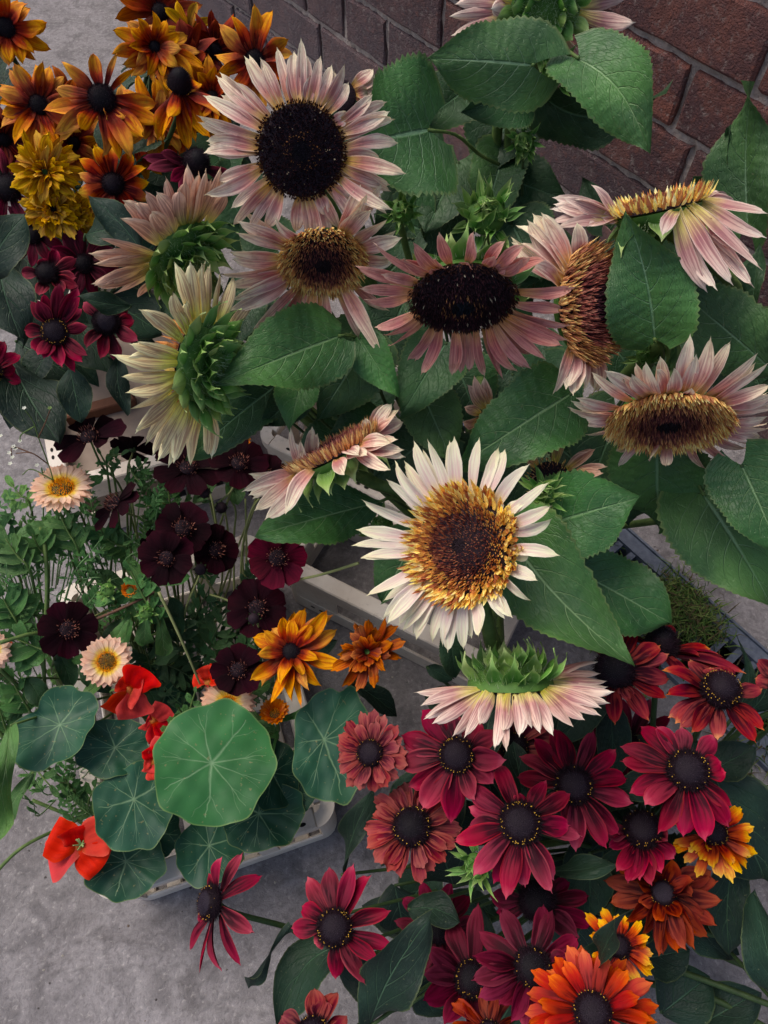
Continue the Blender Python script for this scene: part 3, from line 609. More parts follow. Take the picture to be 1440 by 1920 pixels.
# ------------------------------------------------------------------ ground, wall, drain
P0 = G(380, 40); AX = np.array([.637, -.771, 0]); AX = nrm(AX); MX = np.array([-AX[1] * -1, 0, 0]); MX = np.array([-.771, -.637, 0]); MX = nrm(MX)
def AB(a, b, z=0): return P0 + AX * a + MX * b + np.array([0, 0, z])
def abox(a0, a1, b0, b1, z0, z1, V, Fa):
    m = len(V); V += [AB(a, b, z) for z in (z0, z1) for (a, b) in ((a0, b0), (a1, b0), (a1, b1), (a0, b1))]
    Fa += [tuple(m + i for i in f) for f in ((0, 1, 2, 3), (7, 6, 5, 4), (0, 4, 5, 1), (1, 5, 6, 2), (2, 6, 7, 3), (3, 7, 4, 0))]
def concrete(name, c1, c2, cd, cs):
    m, t = newmat(name); N = NT(t); tc = N.n('ShaderNodeTexCoord'); o = tc.outputs['Object']
    big = N.noise(o, 3, 4, .6); mid = N.noise(o, 26, 5, .7, .6); fine = N.noise(o, 150, 4, .75, .4); gr = N.noise(o, 620, 2, .6)
    col = N.mix(N.ramp(big, [(.35, (0, 0, 0, 1)), (.65, (1, 1, 1, 1))]), lin(c1), lin(c2))
    col = N.mix(N.math('MULTIPLY', N.ramp(mid, [(.45, (0, 0, 0, 1)), (.62, (1, 1, 1, 1))]), .55), col, lin(cd))
    col = N.mix(N.math('MULTIPLY', N.ramp(fine, [(.5, (0, 0, 0, 1)), (.62, (1, 1, 1, 1))]), .38), col, lin(cd))
    col = N.mix(N.math('MULTIPLY', N.ramp(fine, [(.33, (1, 1, 1, 1)), (.42, (0, 0, 0, 1))]), .4), col, lin(cs))
    st = N.noise(o, 5.5, 6, .7, 1.2); col = N.mix(N.math('MULTIPLY', N.ramp(st, [(.5, (0, 0, 0, 1)), (.56, (1, 1, 1, 1)), (.6, (.4, .4, .4, 1)), (.75, (.9, .9, .9, 1))]), .32), col, lin((84, 78, 78)))
    vo = N.n('ShaderNodeTexVoronoi'); vo.inputs['Scale'].default_value = 170; N.l(o, vo.inputs['Vector'])
    sel = N.math('GREATER_THAN', N.math('FRACT', N.math('MULTIPLY', vo.outputs['Color'], 5.3)), .9)
    agg = N.math('MULTIPLY', N.ramp(vo.outputs['Distance'], [(.22, (1, 1, 1, 1)), (.34, (0, 0, 0, 1))]), sel)
    col = N.mix(N.math('MULTIPLY', agg, .22), col, lin(cs))
    vo2 = N.n('ShaderNodeTexVoronoi', feature='DISTANCE_TO_EDGE'); vo2.inputs['Scale'].default_value = 1.7
    wv = N.n('ShaderNodeVectorMath', operation='ADD'); nn = N.n('ShaderNodeTexNoise'); nn.inputs['Scale'].default_value = 7; nn.inputs['Detail'].default_value = 5; N.l(o, nn.inputs['Vector'])
    sc = N.n('ShaderNodeVectorMath', operation='SCALE'); sc.inputs['Scale'].default_value = .35; N.l(nn.outputs['Color'], sc.inputs[0]); N.l(o, wv.inputs[0]); N.l(sc.outputs[0], wv.inputs[1]); N.l(wv.outputs[0], vo2.inputs['Vector'])
    cr = N.math('MULTIPLY', N.ramp(vo2.outputs[0], [(0, (1, 1, 1, 1)), (.005, (0, 0, 0, 1))]), N.math('MULTIPLY', N.ramp(mid, [(.45, (0, 0, 0, 1)), (.6, (1, 1, 1, 1))]), .0))
    col = N.mix(N.math('MULTIPLY', cr, .8), col, lin((30, 27, 27)))
    h = N.math('ADD', N.math('ADD', fine, N.math('MULTIPLY', gr, .4)), N.math('ADD', N.math('MULTIPLY', mid, .8), N.math('MULTIPLY', cr, -2)))
    finish(N, col, .88, h, .7, .003, spec=.2); return m
GM = concrete('paving_concrete', (150, 145, 147), (132, 127, 127), (88, 84, 85), (192, 186, 182))
def gnd(name, a0, a1, b0, b1, z=0, mat=GM):
    V = [AB(a0, b0, z), AB(a1, b0, z), AB(a1, b1, z), AB(a0, b1, z)]; part(name, V, [(0, 3, 2, 1)], mat, None, kind='structure', smooth=False)
gnd('ground', -120, 120, .372, 160); gnd('pavement_strip', -120, 120, -.02, .256)
gnd('pavement_edge', -120, .95, .256, .372)
gnd('drain_bed', -120, 120, .24, .39, -.05, plain('drain_silt', (36, 32, 28), (58, 50, 42), 90, .9, .6, bd=.004))
V = []; Fa = []
abox(.95, 120, .244, .2563, -.05, -.0005, V, Fa); abox(.95, 120, .3715, .385, -.05, -.0005, V, Fa); abox(.94, .9505, .25, .38, -.05, -.0006, V, Fa); part('drain_side', V, Fa, GM, None, kind='structure', smooth=False)
IR = plain('galvanised_metal', (74, 82, 98), (104, 112, 126), 140, .5, .35, spec=.5)
dr = thing('drain_grate', 'grey metal channel drain grate along the foot of the brick wall', 'drain grate', AB(1.6, .31))
for b0 in (.258, .351):
    V = []; Fa = []; abox(.951, 2.6, b0, b0 + .018, -.018, .005, V, Fa); part('rail', V, Fa, IR, dr, smooth=False)
    V = []; Fa = []; abox(.951, 2.6, b0 - .003 if b0 < .3 else b0 + .018, b0 if b0 < .3 else b0 + .0205, -.018, .009, V, Fa); part('rail_lip', V, Fa, IR, dr, smooth=False)
V = []; Fa = []; abox(0, .0085, .2762, .3508, -.015, .001, V, Fa); V = [v - AB(0, 0) for v in V]; bar = mesh('grate_bar', V, Fa, smooth=False, mats=[IR])
for i in range(76):
    a_ = .96 + i * .0215
    o = bpy.data.objects.new('grate_bar', bar); COL.objects.link(o); o.parent = dr; o.location = tuple(AB(a_, 0) - AB(1.6, .31))
# weeds in the drain
V = []; Fa = []; Cc = []
for i in range(1500):
    a_ = rnd.choice([rnd.gauss(1.535, .028), rnd.gauss(1.57, .022), rnd.gauss(1.55, .035), rnd.gauss(1.74, .03)]); b_ = rnd.uniform(.27, .365) if rnd.random() < .85 else rnd.uniform(.36, .42); P = AB(a_, b_, -.02 if b_ < .35 else 0)
    an = rnd.random() * 6.28; ln = rnd.uniform(.012, .04); dx = np.array([math.cos(an), math.sin(an), 0]); sx = np.array([-math.sin(an), math.cos(an), 0]) * rnd.uniform(.0005, .0011)
    p1 = P + np.array([0, 0, ln * .5]) + dx * ln * .25; p2 = P + np.array([0, 0, ln * rnd.uniform(.4, .8)]) + dx * ln * rnd.uniform(.6, .9); m = len(V)
    V += [P - sx, P + sx, p1 + sx, p1 - sx, p2]; Fa += [(m, m + 1, m + 2, m + 3), (m + 3, m + 2, m + 4)]; c = lin(rnd.choice([(66, 92, 42), (88, 112, 52), (50, 76, 36), (108, 120, 66), (84, 74, 50)])); Cc += [c] * 5
part('grass', V, Fa, M['florets'], None, col=Cc, smooth=False, kind='stuff')
V = []; Fa = []; Cc = []
for i in range(1100):
    gx = rnd.gauss(1285, 30); gy = rnd.gauss(1150 + (gx - 1285) * .55, 28); P = G(gx, gy); an = rnd.random() * 6.28; ln = rnd.uniform(.012, .036)
    dx = np.array([math.cos(an), math.sin(an), 0]); sx = np.array([-math.sin(an), math.cos(an), 0]) * rnd.uniform(.0004, .001)
    p1 = P + np.array([0, 0, ln * .45]) + dx * ln * .25; p2 = P + np.array([0, 0, ln * rnd.uniform(.2, .6)]) + dx * ln * rnd.uniform(.6, .95); m = len(V)
    V += [P - sx, P + sx, p1 + sx, p1 - sx, p2]; Fa += [(m, m + 1, m + 2, m + 3), (m + 3, m + 2, m + 4)]; c = lin(rnd.choice([(76, 104, 46), (98, 124, 58), (58, 84, 40), (118, 132, 72), (92, 82, 56)])); Cc += [c] * 5
part('weeds', V, Fa, M['florets'], None, col=Cc, smooth=False, kind='stuff')
# grit and pebbles lying on the paving
V = []; Fa = []; Cc = []
for i in range(260):
    gx, gy = rnd.uniform(-60, 1500), rnd.uniform(900, 1960); P = G(gx, gy); r_ = rnd.uniform(.0006, .0018) if rnd.random() < .95 else rnd.uniform(.002, .0035); m = len(V)
    for j in range(6):
        an = j * 1.047 + rnd.uniform(-.3, .3); V.append(P + np.array([math.cos(an), math.sin(an) * .8, 0]) * r_ * rnd.uniform(.7, 1.2))
    V.append(P + np.array([0, 0, r_ * .8])); Fa += [(m + j, m + (j + 1) % 6, m + 6) for j in range(6)]; Cc += [lin(rnd.choice([(150, 142, 136), (96, 90, 88), (180, 172, 160), (120, 104, 92)]))] * 7
part('gravel', V, Fa, M['florets'], None, col=Cc, smooth=False, kind='stuff')

# fallen petals and leaf scraps on the paving
for i in range(7):
    gx, gy = rnd.choice([(rnd.uniform(0, 700), rnd.uniform(1500, 1910)), (rnd.uniform(0, 120), rnd.uniform(850, 1400)), (rnd.uniform(560, 860), rnd.uniform(1260, 1500))]); q = G(gx, gy, .0015)
    a = rnd.random() * 6.28; kd = rnd.random(); ln = rnd.uniform(.004, .010) if kd < .8 else rnd.uniform(.012, .02)
    V, Fa, uv = petal_data(q, q + np.array([math.cos(a), math.sin(a), .08]) * ln, np.array([0, 0, 1.]), ln * rnd.uniform(.3, .6), shape='rud', arch=.12, cup=.3, twist=rnd.uniform(-.6, .6), nu=4, nv=5)
    pk = rnd.choice(['pink', 'rust', 'copper', 'mustard', 'tan']); o_ = part('fallen_petal', V, Fa, PAL[pk], None, uv=uv, loc=q)
    o_['label'] = 'tiny fallen petal lying on the grey paving'; o_['category'] = 'fallen petal'; o_['group'] = 'tiny fallen petals on the paving'
# brick wall
def brick_mat():
    m, t = newmat('brick_face'); N = NT(t); tc = N.n('ShaderNodeTexCoord'); geo = N.n('ShaderNodeNewGeometry'); oi = N.n('ShaderNodeObjectInfo'); rr = oi.outputs['Random']
    ov = N.n('ShaderNodeVectorMath', operation='ADD'); N.l(geo.outputs['Position'], ov.inputs[0]); o = ov.outputs[0]
    base = N.ramp(rr, [(0, lin((112, 80, 78))), (.25, lin((128, 86, 78))), (.5, lin((104, 80, 80))), (.72, lin((144, 92, 80))), (.9, lin((160, 98, 84))), (1, lin((122, 94, 88)))])
    n1 = N.noise(o, 22, 5, .7); n2 = N.noise(o, 110, 5, .75); n3 = N.noise(o, 420, 3, .6)
    col = N.mix(N.math('MULTIPLY', N.ramp(n1, [(.42, (0, 0, 0, 1)), (.56, (1, 1, 1, 1))]), .75), base, lin((80, 66, 72)))
    col = N.mix(N.math('MULTIPLY', N.ramp(n2, [(.56, (0, 0, 0, 1)), (.68, (1, 1, 1, 1))]), .5), col, lin((172, 108, 90)))
    col = N.mix(N.math('MULTIPLY', N.ramp(n2, [(.36, (1, 1, 1, 1)), (.45, (0, 0, 0, 1))]), .7), col, lin((158, 144, 138)))
    # grime washed over the foot of the wall
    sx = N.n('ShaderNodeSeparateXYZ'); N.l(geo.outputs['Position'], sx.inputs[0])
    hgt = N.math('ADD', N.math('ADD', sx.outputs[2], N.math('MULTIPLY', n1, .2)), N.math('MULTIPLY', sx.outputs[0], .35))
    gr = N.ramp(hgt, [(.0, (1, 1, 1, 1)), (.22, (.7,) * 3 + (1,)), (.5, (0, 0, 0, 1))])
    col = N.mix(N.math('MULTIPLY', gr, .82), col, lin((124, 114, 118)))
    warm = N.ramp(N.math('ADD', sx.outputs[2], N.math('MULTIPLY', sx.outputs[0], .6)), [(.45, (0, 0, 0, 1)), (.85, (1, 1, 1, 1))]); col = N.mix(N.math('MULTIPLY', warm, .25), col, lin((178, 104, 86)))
    finish(N, col, .85, N.math('ADD', n2, N.math('ADD', N.math('MULTIPLY', n1, 1.2), N.math('MULTIPLY', n3, .8))), 1.0, .007, spec=.2); return m
BM = brick_mat()
def brick_mesh(L, hh, dp=.05):
    nx, nz = 9, 4; V = []; Fa = []; off = {}
    for k in range(nz + 1):
        for i in range(nx + 1):
            x, z = [0, .016, .15, .3, .45, .6, .75, .86, .984, 1][i], [0, .05, .5, .95, 1][k]; ed = (i in (0, nx)) + (k in (0, nz))
            j = lambda s_: rnd.uniform(-s_, s_)
            y = j(.0009) + (-.0018 - abs(j(.0012)) if ed == 1 else (-.003 if ed == 2 else 0)) - (abs(j(.002)) if rnd.random() < .08 else 0)
            ex = j(.0018); ez = j(.0014)
            V.append(AX * ((x - .5) * L + ex) + MX * y + np.array([0, 0, (z - .5) * hh + ez]))
    k = nx + 1; Fa = [(a * k + i, a * k + i + 1, (a + 1) * k + i + 1, (a + 1) * k + i) for a in range(nz) for i in range(nx)]
    Fa = [f[::-1] for f in Fa]
    ring = [i for i in range(k)] + [a * k + nx for a in range(1, nz + 1)] + [nz * k + i for i in range(nx - 1, -1, -1)] + [a * k for a in range(nz - 1, 0, -1)]
    m = len(V); V += [V[i] - MX * dp for i in ring]; n_ = len(ring); nf = len(Fa)
    Fa += [(ring[i], ring[(i + 1) % n_], m + (i + 1) % n_, m + i) for i in range(n_)]
    me = mesh('brick', V, Fa, smooth=False, mats=[BM]); me.polygons.foreach_set('use_smooth', [False] * len(Fa)); return me
STR = [brick_mesh(.216, .070) for _ in range(9)]; HED = [brick_mesh(.103, .070) for _ in range(6)]
wl = thing('brick_wall', 'old red brick wall with worn grey mortar joints behind the flowers', 'wall', AB(.8, 0))
MORT = plain('mortar', (158, 142, 134), (188, 174, 164), 110, .92, .9, bd=.006)
nv_, nu_ = 60, 330; V = []; Fa = []
for k_ in range(nv_ + 1):
    for i in range(nu_ + 1):
        V.append(AB(-.7 + 3.2 * i / nu_, -.0045 - rnd.uniform(0, .0045), 1.05 * k_ / nv_))
Fa = [(a * (nu_ + 1) + i, a * (nu_ + 1) + i + 1, (a + 1) * (nu_ + 1) + i + 1, (a + 1) * (nu_ + 1) + i)[::-1] for a in range(nv_) for i in range(nu_)]
part('mortar', V, Fa, MORT, wl, kind='stuff', smooth=False)
V = []; Fa = []; abox(-.7, 2.5, -.22, -.04, 0, 1.05, V, Fa); part('wall_core', V, Fa, MORT, wl, smooth=False)
cnt = 0
for c_ in range(13):
    hd = c_ % 2 == 0; st = .1125 if hd else .225; a_ = -.7 + (.056 if hd else 0) + .02 * (c_ % 3)
    # courses mix long and short faces like the photo
    while a_ < 2.4:
        long_ = rnd.random() < (.5 if hd else .85); L_ = .225 if long_ else .1125; ca = a_ + L_ / 2
        if cnt < 295 or True:
            o = bpy.data.objects.new('brick', rnd.choice(STR if long_ else HED)); COL.objects.link(o); o.parent = wl
            o.location = tuple(AB(ca, rnd.uniform(-.002, .002), .006 + .04 + c_ * .080) - AB(.8, 0)); cnt += 1
        a_ += L_

# ------------------------------------------------------------------ crates
def crate_mat():
    m, t = newmat('crate_plastic'); N = NT(t); tc = N.n('ShaderNodeTexCoord'); o = tc.outputs['Object']; n1 = N.noise(o, 14, 4, .6); n2 = N.noise(o, 90, 5, .7)
    col = N.mix(N.ramp(n1, [(.35, (0, 0, 0, 1)), (.65, (1, 1, 1, 1))]), lin((226, 216, 204)), lin((204, 190, 176)))
    col = N.mix(N.math('MULTIPLY', N.ramp(n2, [(.56, (0, 0, 0, 1)), (.72, (1, 1, 1, 1))]), .4), col, lin((120, 102, 88)))
    finish(N, col, .45, n2, .15, .001, spec=.4); return m
CM = crate_mat(); SLOT_SHADE = plain('crate_slot_shade', (22, 18, 16), (30, 26, 24), 50, .9, 0)
def rbox(o, ex, ey, x0, x1, y0, y1, z0, z1, V, Fa, bev=.0015):
    def P(x, y, z): return o + ex * x + ey * y + np.array([0, 0, z])
    # chamfered top edges keep the plastic from looking razor sharp
    m = len(V)
    lv = [(z0, 0), (z1 - bev, 0), (z1, bev)]
    for z, i in lv: V += [P(x0 + i, y0 + i, z), P(x1 - i, y0 + i, z), P(x1 - i, y1 - i, z), P(x0 + i, y1 - i, z)]
    Fa += [(m + 3, m + 2, m + 1, m)]
    for k in range(2):
        for j in range(4): Fa.append((m + k * 4 + j, m + k * 4 + (j + 1) % 4, m + k * 4 + 4 + (j + 1) % 4, m + k * 4 + 4 + j))
    Fa.append((m + 8, m + 9, m + 10, m + 11))
def crate(label, cx, cy, yaw, lx, ly, hh, solid=(), big=False):
    ex = np.array([math.cos(R(yaw)), math.sin(R(yaw)), 0]); ey = np.array([-ex[1], ex[0], 0]); o = np.array([cx, cy, 0.])
    t = thing('flower_crate', label, 'crate', o, 'off-white plastic crates holding the flowers')
    x, y = lx / 2, ly / 2; T = .0035
    for side in range(4):
        if side % 2 == 0: ax_, ay_, ln, dp = ex, ey, x, y
        else: ax_, ay_, ln, dp = ey, -ex, y, x
        s = 1 if side < 2 else -1; ax_ = ax_ * s; ay_ = ay_ * s
        V = []; Fa = []; e_ = 0 if side % 2 == 0 else .0
        i_ = .0005 if side % 2 else 0
        rbox(o, ax_, ay_, -ln + i_ + .018, ln - i_ - .018, -dp - .004, -dp + .016, hh - .012, hh, V, Fa)       # rim beam
        part('rim', V, Fa, CM, t, smooth=False)
        V = []; Fa = []
        rbox(o, ax_, ay_, -ln + .018, ln - .018, -dp, -dp + T, hh - .036, hh - .0125, V, Fa); rbox(o, ax_, ay_, -ln + .018, ln - .018, -dp, -dp + T, .002, .03, V, Fa)
        n = 2 if big else (3 if ln < .14 else 4)
        for k in range(1, n):
            c = -ln + 2 * ln * k / n; rbox(o, ax_, ay_, c - .009, c + .009, -dp + .0005, -dp + T - .0005, .0295, hh - .0355, V, Fa)
        if side in solid: rbox(o, ax_, ay_, -ln + .018, ln * (-.45 if big else .1), -dp + .0008, -dp + T - .0008, .0285, hh - .0352, V, Fa)
        part('side_panel', V, Fa, CM, t, smooth=False)
        V = []; Fa = []
        for k in range(3):
            c = -ln + 2 * ln * (k + .5) / 3
            for q in (-.006, .006):
                V = []; Fa = []
                for j in range(12):
                    an = j * .5236
                    if big: V.append(o + ax_ * (c + q + .0034 * math.cos(an)) + ay_ * (-dp - .0003) + np.array([0, 0, .016 + .0024 * math.sin(an)]))
                    else: V.append(o + ax_ * (c + q + .0034 * math.cos(an)) + ay_ * (-dp + .003 + .0018 * math.sin(an)) + np.array([0, 0, hh + .0003]))
                Fa.append(tuple(range(12))); part('slot_shade', V, Fa, SLOT_SHADE, t, smooth=False)  # flat dark oval just proud of the plastic, painting the shade of a slot
        # rounded corner
        V = []; Fa = []; c0 = o - ax_ * (ln - .018) - ay_ * (dp - .018); ns = 8
        for (z0, z1, r0, r1) in ((hh - .012, hh, .008, .022), (0.001, hh - .0125, .0145, .0178)):
            m = len(V)
            for q in range(ns + 1):
                a = math.pi / 2 * q / ns; d_ = -ax_ * math.sin(a) - ay_ * math.cos(a)
                V += [c0 + d_ * r0 + [0, 0, z0], c0 + d_ * r1 + [0, 0, z0], c0 + d_ * r1 + [0, 0, z1], c0 + d_ * r0 + [0, 0, z1]]
            for q in range(ns):
                for j in range(4): Fa.append((m + q * 4 + j, m + q * 4 + (j + 1) % 4, m + q * 4 + 4 + (j + 1) % 4, m + q * 4 + 4 + j))
            Fa += [(m, m + 1, m + 2, m + 3), (m + ns * 4 + 3, m + ns * 4 + 2, m + ns * 4 + 1, m + ns * 4)]
        part('corner_post', V, Fa, CM, t, smooth=False)
    if big: return t
    V = []; Fa = []
    k = int(lx / .026)
    for i in range(k):
        c = -x + lx * (i + .5) / k; rbox(o, ex, ey, c - .008, c + .008, -y + .004, y - .004, .002, .006, V, Fa)
    k = 5
    for i in range(k): c = -y + ly * (i + .5) / k; rbox(o, ex, ey, -x + .004, x - .004, c - .006, c + .006, .0062, .0095, V, Fa)
    part('base_grid', V, Fa, CM, t, smooth=False)
    return t
crate('off-white plastic crate nearest the bottom, holding nasturtiums and dark cosmos', -.203, .218, 18.5, .222, .322, .12)
crate('off-white plastic crate at the left under the red coneflowers, open corner showing', -.34, .664, 20, .235, .34, .12)
crate('off-white plastic crate in the middle with wide dark side openings and a slotted bottom rail', .023, .364, -28, .27, .114, .10, solid=(0,), big=True)
crate('off-white plastic crate under the sunflowers, only its bright near corner showing by the black cosmos', .022, .556, -30, .30, .20, .12, solid=(0, 3))
# cardboard liner and timber block in the left crate
ex = np.array([math.cos(R(20)), math.sin(R(20)), 0]); ey = np.array([-ex[1], ex[0], 0]); V = []; Fa = []
rbox(np.array([-.34, .664, 0.]), ex, ey, -.106, .106, -.158, .158, .04, .092, V, Fa)
o_ = part('cardboard_liner', V, Fa, plain('cardboard', (158, 142, 130), (134, 118, 108), 25, .85, .3), None, smooth=False); o_['label'] = 'dull beige cardboard box set inside the left crate'; o_['category'] = 'cardboard box'
V = []; Fa = []; q0 = G(205, 748, .112); rbox(np.array([q0[0], q0[1], 0.]), ex, ey, -.06, .03, -.008, .008, .0925, .108, V, Fa)
o_ = part('timber_batten', V, Fa, plain('timber', (96, 60, 44), (124, 80, 58), 60, .7, .5), None, smooth=False); o_['label'] = 'short brown timber batten lying on the beige box at left'; o_['category'] = 'batten'
# ------------------------------------------------------------------ sunflowers
sA = sunflower('largest pink sunflower with a wide dark chocolate disc, facing the camera near the top', (565, 284), .60, (.03, -.03, 1), 82, 124,
   X(360, 60, 2.88, [(555, 100), (612, 110), (655, 225), (822, 165), (845, 270), (980, 335), (1068, 380), (1068, 425), (1100, 480), (1128, 610), (1020, 690), (1160, 775), (1075, 822), (1072, 862), (1088, 960), (1050, 995), (870, 945), (895, 1045), (720, 990), (795, 1070), (748, 1125),
      (660, 1140), (625, 1118), (565, 1085), (385, 1060), (312, 1065), (220, 1055), (55, 868), (110, 855), (55, 660), (68, 600), (28, 445), (30, 480), (60, 345), (128, 225), (140, 212), (312, 110), (368, 135), (515, 200), (765, 200), (840, 430), (700, 560)[:2]][:-1]),
   'pink', 'dark', w_=25, domeh=.2, n_fl=2600, fill=20)
sB = sunflower('pink sunflower with a ragged gold and brown disc, tucked under the largest one', (606, 492), .66, (.04, -.66, .75), 72, 124,
   X(400, 380, 2.88, [(75, 250), (100, 300), (20, 370), (70, 440), (90, 530), (80, 590), (215, 695), (270, 755), (268, 730), (455, 840), (470, 790), (568, 860), (612, 855), (810, 765), (880, 795), (915, 828), (955, 590), (1025, 190), (945, 100), (860, 30), (800, 10), (110, 150), (125, 120), (985, 310), (330, 90), (1000, 290)]),
   'pink', 'fluff', w_=28, domeh=.14, n_fl=1900, fill=8)
sC = sunflower('rose pink sunflower nodding forward with a black oval disc, centre of the picture', (868, 562), .60, (.02, -.80, .60), 99, 125,
   X(660, 400, 2.769, [(15, 290), (30, 390), (60, 440), (105, 590), (155, 630), (185, 700), (280, 755), (330, 765), (350, 835), (515, 850), (570, 840), (610, 820), (700, 850), (785, 860), (865, 830), (940, 805), (890, 800), (1015, 760), (1130, 660), (1105, 680), (1140, 580), (1120, 500), (1165, 375), (145, 320), (105, 165), (230, 230), (940, 740)]),
   'rose', 'dark', w_=25, domeh=.18, n_fl=2600, bracts=26, btilt=-.15, face=.25, stem=[(872, 545, .68), (885, 600, .8)],
   near_tips=X(660, 400, 2.769, [(265, 225), (320, 150), (450, 90), (430, 240), (410, 290), (620, 100), (605, 255), (740, 215), (800, 145), (885, 230), (910, 160), (1015, 245), (795, 260), (930, 235)]))
sD = sunflower('sunflower seen side-on to the right of centre, its rusty disc facing right', (1104, 572), .64, (.84, .02, .52), 92, 112,
   X(660, 400, 2.769, [(848, 62), (905, 32), (935, 0), (975, -5), (1165, 48), (825, 120), (850, 160), (1105, 915), (1140, 955), (1190, 925), (1250, 950), (1275, 930), (1045, 940), (1165, 705), (905, 250), (830, 145)]),
   'pink', 'rust', w_=34, domeh=.32, n_fl=1700, face=.5, stem=[(1085, 585, .69), (1075, 620, .8)])
sE = sunflower('pale sunflower seen edge-on at the upper right, golden disc facing up, green back below', (1232, 388), .62, (-.08, .99, .06), 80, 118,
   X(1000, 320, 3.273, [(112, 165), (180, 160), (250, 165), (95, 245), (98, 290), (140, 345), (330, 350), (360, 78), (1085, 100), (1150, 130), (1245, 190), (1110, 215), (1435, 270), (1440, 410), (1360, 520), (1400, 622), (1340, 735), (1225, 710), (1150, 730), (1140, 355), (1090, 740), (1250, 400), (1200, 160), (120, 200), (1300, 640)]),
   'blush', 'lemonfluff', w_=25, domeh=.22, n_fl=1400, face=.5, bracts=26, btilt=.5, bract_mat='bractp', brect=1.15,
   near_tips=X(1000, 320, 3.273, [(415, 290), (800, 385)]), stem=[(1310, 470, .68), (1395, 590, .78), (1330, 760, .95)])
sF = sunflower('wide ragged yellow-brown sunflower with folded upper petals at the right edge', (1254, 790), .66, (.03, -.88, .46), 98, 132,
   X(1040, 600, 3.6, [(85, 572), (140, 520), (190, 620), (190, 700), (195, 775), (200, 660), (330, 350), (430, 980), (410, 890), (1060, 1030), (1270, 1015), (1395, 855), (1390, 805), (1320, 870), (1460, 715), (1440, 670), (1500, 590), (1480, 500), (1470, 420), (1460, 290), (330, 800)]),
   'pink', 'fluff', w_=26, domeh=.10, n_fl=2400, face=.25, fill=18,
   near_tips=X(1040, 600, 3.6, [(610, 275), (800, 325), (930, 100), (1040, 90), (1195, 118), (470, 400), (680, 330), (925, 470), (520, 370), (750, 985), (620, 950), (690, 545)]))
sG = sunflower('cream white sunflower with a big yellow-rimmed brown disc, lower centre', (868, 1024), .62, (-.42, .06, .90), 96, 118,
   X(640, 800, 3.43, [(455, 92), (535, 140), (548, 75), (690, 85), (728, 60), (892, 65), (1005, 128), (1050, 138), (1205, 245), (1318, 352), (1365, 500), (1362, 580), (1398, 825), (1258, 990), (1225, 1120), (1108, 1228), (1042, 1240), (885, 1370), (850, 1365), (800, 1430), (690, 1458), (650, 1420), (580, 1400), (485, 1380), (465, 1335), (395, 1318), (365, 1280), (290, 1268), (262, 1235), (275, 1128), (148, 1082), (120, 850), (118, 838), (62, 775), (92, 660), (128, 462), (282, 340), (335, 225), (400, 262), (398, 215), (1190, 470), (1210, 835)]),
   'cream', 'lemonfluff', w_=25, domeh=.2, n_fl=2400, stem=[(905, 1130, .66), (935, 1230, .74)])
sH = sunflower('withering pink sunflower seen edge-on, tilted up to the left above the cream one', (627, 846), .70, (-.46, .86, .10), 80, 112,
   X(400, 760, 4, [(215, 660), (255, 515), (270, 690), (295, 715), (290, 780), (385, 865), (555, 810), (650, 255), (745, 150), (1275, -10), (1345, -10), (1400, 30), (1430, 120), (1435, 330), (1440, 390), (1340, 480), (1350, 300), (690, 330), (800, 200), (1400, 250)]),
   'pink', 'rust', w_=28, domeh=.12, n_fl=1100, face=.75, bracts=22, btilt=.5, bract_mat='bractp', near_tips=X(400, 760, 4, [(580, 170, .6), (1095, 370), (985, 528), (1150, 90), (1150, 360)]), stem=[(700, 905, .76), (790, 950, .82)])
sI = sunflower('pale pink sunflower hanging upside down, green bracts on top, above the crimson flowers', (957, 1288), .64, (.04, -.95, -.20), 82, 112,
   X(760, 1220, 3.6, [(50, 290), (100, 370), (110, 450), (175, 500), (305, 580), (388, 580), (490, 510), (600, 680), (700, 690), (765, 590), (850, 525), (915, 570), (1000, 580), (1145, 530), (1215, 475), (1325, 430), (1385, 350), (1320, 380), (1415, 270), (1370, 240), (1320, 145), (1300, 70), (1360, 215), (120, 420), (650, 560)]),
   'blush', 'dark', w_=24, face=.6, domeh=.1, n_fl=200, bracts=34, btilt=.7, backface=True, brect=1.1, stem=[(938, 1225, .70), (922, 1150, .78)])
sJ = sunflower('tan sunflower seen from behind with green bracts, upper left below the orange flowers', (338, 470), .66, (-.60, .62, -.50), 76, 118,
   X(160, 300, 4.5, [(65, 1062), (50, 1040), (135, 1060), (90, 885), (45, 800), (110, 650), (275, 480), (290, 340), (405, 375), (455, 355), (490, 250), (585, 265), (665, 130), (800, 240), (872, 40), (840, 160), (940, 90), (1020, 60), (1075, 130), (1150, 60), (1200, 280), (245, 1145), (440, 1160), (1050, 250), (220, 880), (960, 280), (560, 420)]),
   'tan', 'dark', w_=27, domeh=.1, n_fl=100, bracts=40, btilt=.08, backface=True, brect=.95, bw=1.0, face=.45, stem=[(405, 540, .73), (440, 640, .82)])
sK = sunflower('lemon and tan sunflower seen from behind, facing left, above the chocolate cosmos', (374, 686), .64, (-.80, .10, -.52), 84, 118,
   X(200, 480, 4.8, [(625, 50), (760, 40), (840, 50), (880, 50), (945, 65), (1050, 150), (1130, 170), (1340, 400), (570, 300), (295, 480), (330, 500), (600, 460), (190, 795), (290, 775), (45, 865), (185, 920), (110, 1085), (170, 1215), (190, 1350), (225, 1555), (250, 1605), (310, 1680), (390, 1790), (450, 1850), (560, 1910), (605, 1870), (780, 1900), (895, 1830), (925, 1830), (700, 400)]),
   'lemon', 'lemonfluff', w_=26, domeh=.15, n_fl=600, bracts=44, btilt=.05, backface=True, brect=.95, bw=1.0, face=.45, stem=[(440, 705, .70), (500, 720, .78)])
